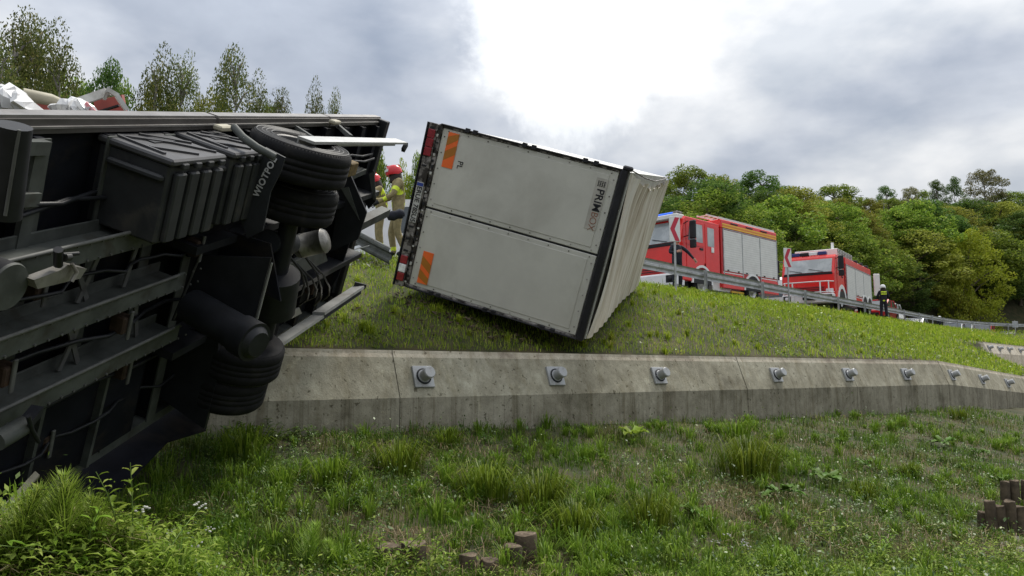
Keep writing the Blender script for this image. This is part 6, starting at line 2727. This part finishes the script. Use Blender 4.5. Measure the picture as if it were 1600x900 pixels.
for i, a in enumerate(((205, 892, .44, 22, .11, 'tall bright leafy stem standing alone against the dark truck shadow', None, .30, 2, False),
                       (235, 897, .24, 14, .09, 'low leafy weed with small white florets right of the tall stem', None, .3, 3, True),
                       (305, 899, .28, 12, .09, 'leaning weed with pale florets beside the small horsetails', None, .3, 3, True),
                       (20, 897, .3, 16, .13, 'broad leaved bright weed in the bottom left corner', None, .34, 3, False),
                       (130, 899, .26, 16, .13, 'bright lance leaved weed below the tallest horsetail', None, .3, 3, False),
                       (600, 898, .34, 20, .09, 'bright branching weed in front of the dark log stump', None, .32, 4, False),
                       (640, 899, .28, 18, .09, 'bright branching weed left of the three log stumps', None, .32, 3, False),
                       (570, 900, .2, 14, .09, 'short bright weed at the bottom left of the branching ones', None, .32, 3, False),
                       (680, 897, .26, 16, .08, 'slim pointed weed between branching weeds and log stumps', None, .35, 2, False),
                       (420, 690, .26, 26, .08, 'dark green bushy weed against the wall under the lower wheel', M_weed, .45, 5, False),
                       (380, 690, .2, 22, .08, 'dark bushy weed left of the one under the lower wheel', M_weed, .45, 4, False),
                       (1285, 850, .30, 24, .12, 'bright upright lance leaved weed at lower right of centre', None, .26, 3, False),
                       (1375, 880, .28, 20, .11, 'bright weed with narrow arching leaves near the bottom right', None, .22, 3, False),
                       (1230, 896, .2, 18, .11, 'low arching bright weed at the bottom right of centre', None, .2, 3, False),
                       (1510, 890, .22, 22, .10, 'bushy bright weed below the right log wall', None, .3, 5, False),
                       (1580, 893, .22, 22, .10, 'bushy bright weed in the bottom right corner', None, .3, 5, False),
                       (1450, 893, .2, 20, .10, 'bushy bright weed left of the right log wall', None, .3, 5, False),
                       (1160, 868, .14, 10, .06, 'low weed with white florets on the dry patch', None, .3, 4, True),
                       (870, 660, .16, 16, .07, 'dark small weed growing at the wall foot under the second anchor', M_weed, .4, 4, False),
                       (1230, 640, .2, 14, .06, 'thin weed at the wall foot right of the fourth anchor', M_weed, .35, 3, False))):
    x, y, H, n, L_, lab, m, wd_, br, fl_ = a
    leafy_stem(x, y, H, n, L_, lab, 50 + i, m, wd_, br, fl_)


M_dock = leafmat('dock_leaf', [(0, (.05, .11, .02)), (.6, (.085, .16, .026)), (1, (.12, .19, .04))], .25, gloss=.02)


def dock(x, y, n, L_, label, seed, m=None):
    c = ground_at(x, y)
    rr_ = random.Random(seed)
    e = empty('dock_plant', loc=tuple(c), label=label, cat='plant')
    for k in range(n):
        a = k * 2.4 + rr_.uniform(-.3, .3)
        el_ = rr_.uniform(.2, .8)
        l_ = L_ * rr_.uniform(.6, 1.1)
        d = Vector((math.cos(a) * math.cos(el_), math.sin(a) * math.cos(el_), math.sin(el_)))
        s_ = Vector((-math.sin(a), math.cos(a), 0))
        vs, fs = [], []
        prev = None
        p0 = Vector((0, 0, .07))
        for i in range(7):
            t = i / 6
            p = p0 + d * l_ * (.35 + t) + Vector((0, 0, -l_ * .45 * t * t))
            w_ = l_ * .30 * math.sin(math.pi * min(1, .12 + t * .88)) ** .8
            cu = Vector((0, 0, w_ * .35))
            wv = Vector((0, 0, .012 * math.sin(i * 2.3 + k)))
            vs += [p - s_ * w_ + cu + wv, p, p + s_ * w_ + cu - wv]
            if i:
                b = 3 * i
                fs += [(b - 3, b - 2, b + 1, b), (b - 2, b - 1, b + 2, b + 1)]
        mb = MB()
        mb.add(vs, fs, m or M_weed, True)
        mb.tube([p0, vs[1]], .004, M_tuftS, 5)
        mb.build('leaf', e)


for i, (x, y, n, L_, lab) in enumerate(((1222, 782, 8, .16, 'dark broad leaved dock plant left of the other dock on the right slope'),
                                        (1292, 762, 9, .16, 'broad leaved dock plant in the middle of the right slope'),
                                        (990, 690, 6, .15, 'bright broad leaved plant at the wall foot in the middle'),
                                        (1475, 700, 7, .14, 'broad leaved plant high on the slope left of the leafy patch'),
                                        (1530, 715, 8, .12, 'broad leaved plant in the leafy patch above the right log wall'),
                                        (1560, 760, 7, .12, 'broad leaved plant right above the right log wall'),
                                        (1350, 735, 5, .10, 'small broad leaved plant right of the middle dock plant'),
                                        (1090, 815, 5, .12, 'flat pale leaved plant beside the dry patch'))):
    dock(x, y, n + 3, L_ * 1.35, lab, 90 + i, M_brightleaf if 'bright' in lab else M_dock)


# ------------------------------------------------------------------ log stumps and stones


def log(o, h, r, label, seed, group, tilt=0.0):
    rr_ = random.Random(seed)
    e = empty('log_stump', loc=tuple(o), label=label, cat='log', group=group)
    e.rotation_euler = (rr_.uniform(-.05, .05) + tilt, rr_.uniform(-.06, .06), rr_.uniform(0, 6))
    mb = MB()
    n = 18
    ph = [rr_.uniform(0, 6) for _ in range(4)]
    def rad_(a, z):
        return r * (1 + .07 * math.sin(3 * a + ph[0]) + .04 * math.sin(7 * a + ph[1]) + .02 * math.sin(13 * a + z * 9 + ph[2]))
    vs, fs = [], []
    zs = [-.35, 0, h * .5, h - .015, h]
    for i, z in enumerate(zs):
        for k in range(n):
            a = 2 * math.pi * k / n
            q = rad_(a, z) * (.94 if i == 4 else 1)
            vs.append((q * math.cos(a), q * math.sin(a), z + (.006 * math.sin(2 * a + ph[3]) if i > 2 else 0)))
    for i in range(len(zs) - 1):
        for k in range(n):
            fs.append((i * n + k, i * n + (k + 1) % n, (i + 1) * n + (k + 1) % n, (i + 1) * n + k))
    mb.add(vs, fs, M_logside, True)
    mb.build('bark', e)
    mb = MB()
    vs, fs = [], []
    rings = [.95, .8, .62, .44, .26, .1]
    for i, q in enumerate(rings):
        for k in range(n):
            a = 2 * math.pi * k / n
            vs.append((rad_(a, h) * q * math.cos(a), rad_(a, h) * q * math.sin(a), h + .001 + (.006 * math.sin(2 * a + ph[3])) * q + (.004 if i % 2 else -.002)))
    for i in range(len(rings) - 1):
        for k in range(n):
            fs.append((i * n + k, i * n + (k + 1) % n, (i + 1) * n + (k + 1) % n, (i + 1) * n + k))
    fs.append(tuple((len(rings) - 1) * n + k for k in range(n)))
    mb.add(vs, fs, M_logtop)
    mb.build('cut_end', e)


gl_ = 'cut log stumps at the bottom of the slope'
for i, (x, y, h, r, lab) in enumerate(((731, 898, .12, .062, 'low pale topped log stump, left of the two small ones'),
                                       (763, 900, .11, .062, 'low pale topped log stump, right of the two small ones'),
                                       (800, 890, .16, .065, 'thin log stump tight to the left of the tallest stump'),
                                       (822, 882, .21, .082, 'tallest dark log stump in the middle foreground'),
                                       (645, 888, .16, .085, 'dark log stump behind the branching bright weeds'),
                                       (608, 880, .11, .08, 'dark log stump farthest left behind the weeds'))):
    c = ground_at(x, y)
    log(c, h, r, lab, i, gl_)
gl2 = 'upright logs of the low wall at the right edge'
for i, (x, y, h, r) in enumerate(((1536, 832, .25, .05), (1551, 836, .31, .055), (1566, 838, .33, .05), (1581, 840, .33, .055), (1597, 842, .36, .06), (1612, 842, .38, .06))):
    c = ground_at(x, y)
    log(c, h * (.8, 1.05, .9, 1.1, .85, 1)[i], r * (1, .9, 1.1, .95, 1, 1)[i], 'upright log number-less', i + 20, gl2, (-.1, .06, -.04, .1, 0, 0)[i])
labs = ['leftmost short upright log of the low log wall at the right edge', 'upright log beside the short leftmost one in the right log wall', 'upright pale brown log in the middle of the right log wall',
        'upright log with light broken bark in the right log wall', 'dark tall upright log where the picture ends at right', 'upright log of the right log wall just past the picture edge']
for o, l_ in zip([o for o in bpy.data.objects if o.get('group') == gl2], labs):
    o['label'] = l_
for i, (x, y, h, r) in enumerate(((1572, 800, .34, .05), (1588, 800, .36, .05), (1604, 800, .36, .055))):
    c = ground_at(x, y)
    log(c, h, r, ('upright log in the rear row above the pale brown log', 'upright log in the rear row above the broken bark log', 'rear row upright log ending at the picture edge')[i], i + 40, gl2)
rr = random.Random(9)
for i, (x, y, s_, lab) in enumerate(((1590, 846, .10, 'pale grey flat stone lying at the foot of the right log wall'), (1572, 852, .06, 'small grey stone left of the flat stone by the right log wall'),
                                     (1602, 862, .08, 'white speckled stone below the flat stone at the right edge'))):
    c = ground_at(x, y)
    bm = bmesh.new()
    bmesh.ops.create_icosphere(bm, subdivisions=2, radius=s_)
    for v_ in bm.verts:
        v_.co *= rr.uniform(.8, 1.15)
        v_.co.z *= .5
        v_.co += Vector(tuple(c))
    mb = MB()
    mb.bm(bm, M_stone)
    tag(mb.build('stone'), lab, 'stone')


# loose gravel and shards where the guardrail was torn out
mb = MB()
for k in range(260):
    q = at(R.uniform(505, 610), 392, 13.6 + R.uniform(-.6, .7))
    z = g1(q[0], q[1])
    r_ = R.uniform(.012, .045)
    vs = [(q[0] + R.uniform(-1, 1) * r_, q[1] + R.uniform(-1, 1) * r_, z + R.uniform(0, 1.2) * r_ + .02) for _ in range(6)]
    mb.add(vs, [(0, 1, 2), (0, 2, 3), (1, 4, 2), (3, 2, 5), (4, 5, 2), (0, 3, 5), (0, 5, 4, 1)], M_stone)
tag(mb.build('gravel'), 'loose grey gravel around the torn guardrail beam', 'gravel', kind='stuff')

# torn clods of earth pressed up under the box edge and along the wheel side
mb = MB()
for k in range(420):
    t = R.uniform(-.1, 1.05)
    if k < 300:
        q = BO - bv * (HT * t) + np.array((R.uniform(-.2, .2), R.uniform(-.35, .25), 0))
    else:
        q = at(R.uniform(430, 700), 545, 9.6 + R.uniform(-.2, 1.2))
    p_, _ = polydist(np.array([q[:2]]), WALL)
    if p_[0] < 1.0:
        continue
    z = g1(q[0], q[1])
    r_ = R.uniform(.012, .05)
    vs = [(q[0] + R.uniform(-1, 1) * r_, q[1] + R.uniform(-1, 1) * r_, z + R.uniform(-.2, 1.2) * r_ + .02) for _ in range(6)]
    mb.add(vs, [(0, 1, 2), (0, 2, 3), (1, 4, 2), (3, 2, 5), (4, 5, 2), (0, 3, 5), (0, 5, 4, 1)], M_earth)
tag(mb.build('soil_clods'), 'brown clods of torn earth along the lower edge of the white box', 'soil', kind='stuff')
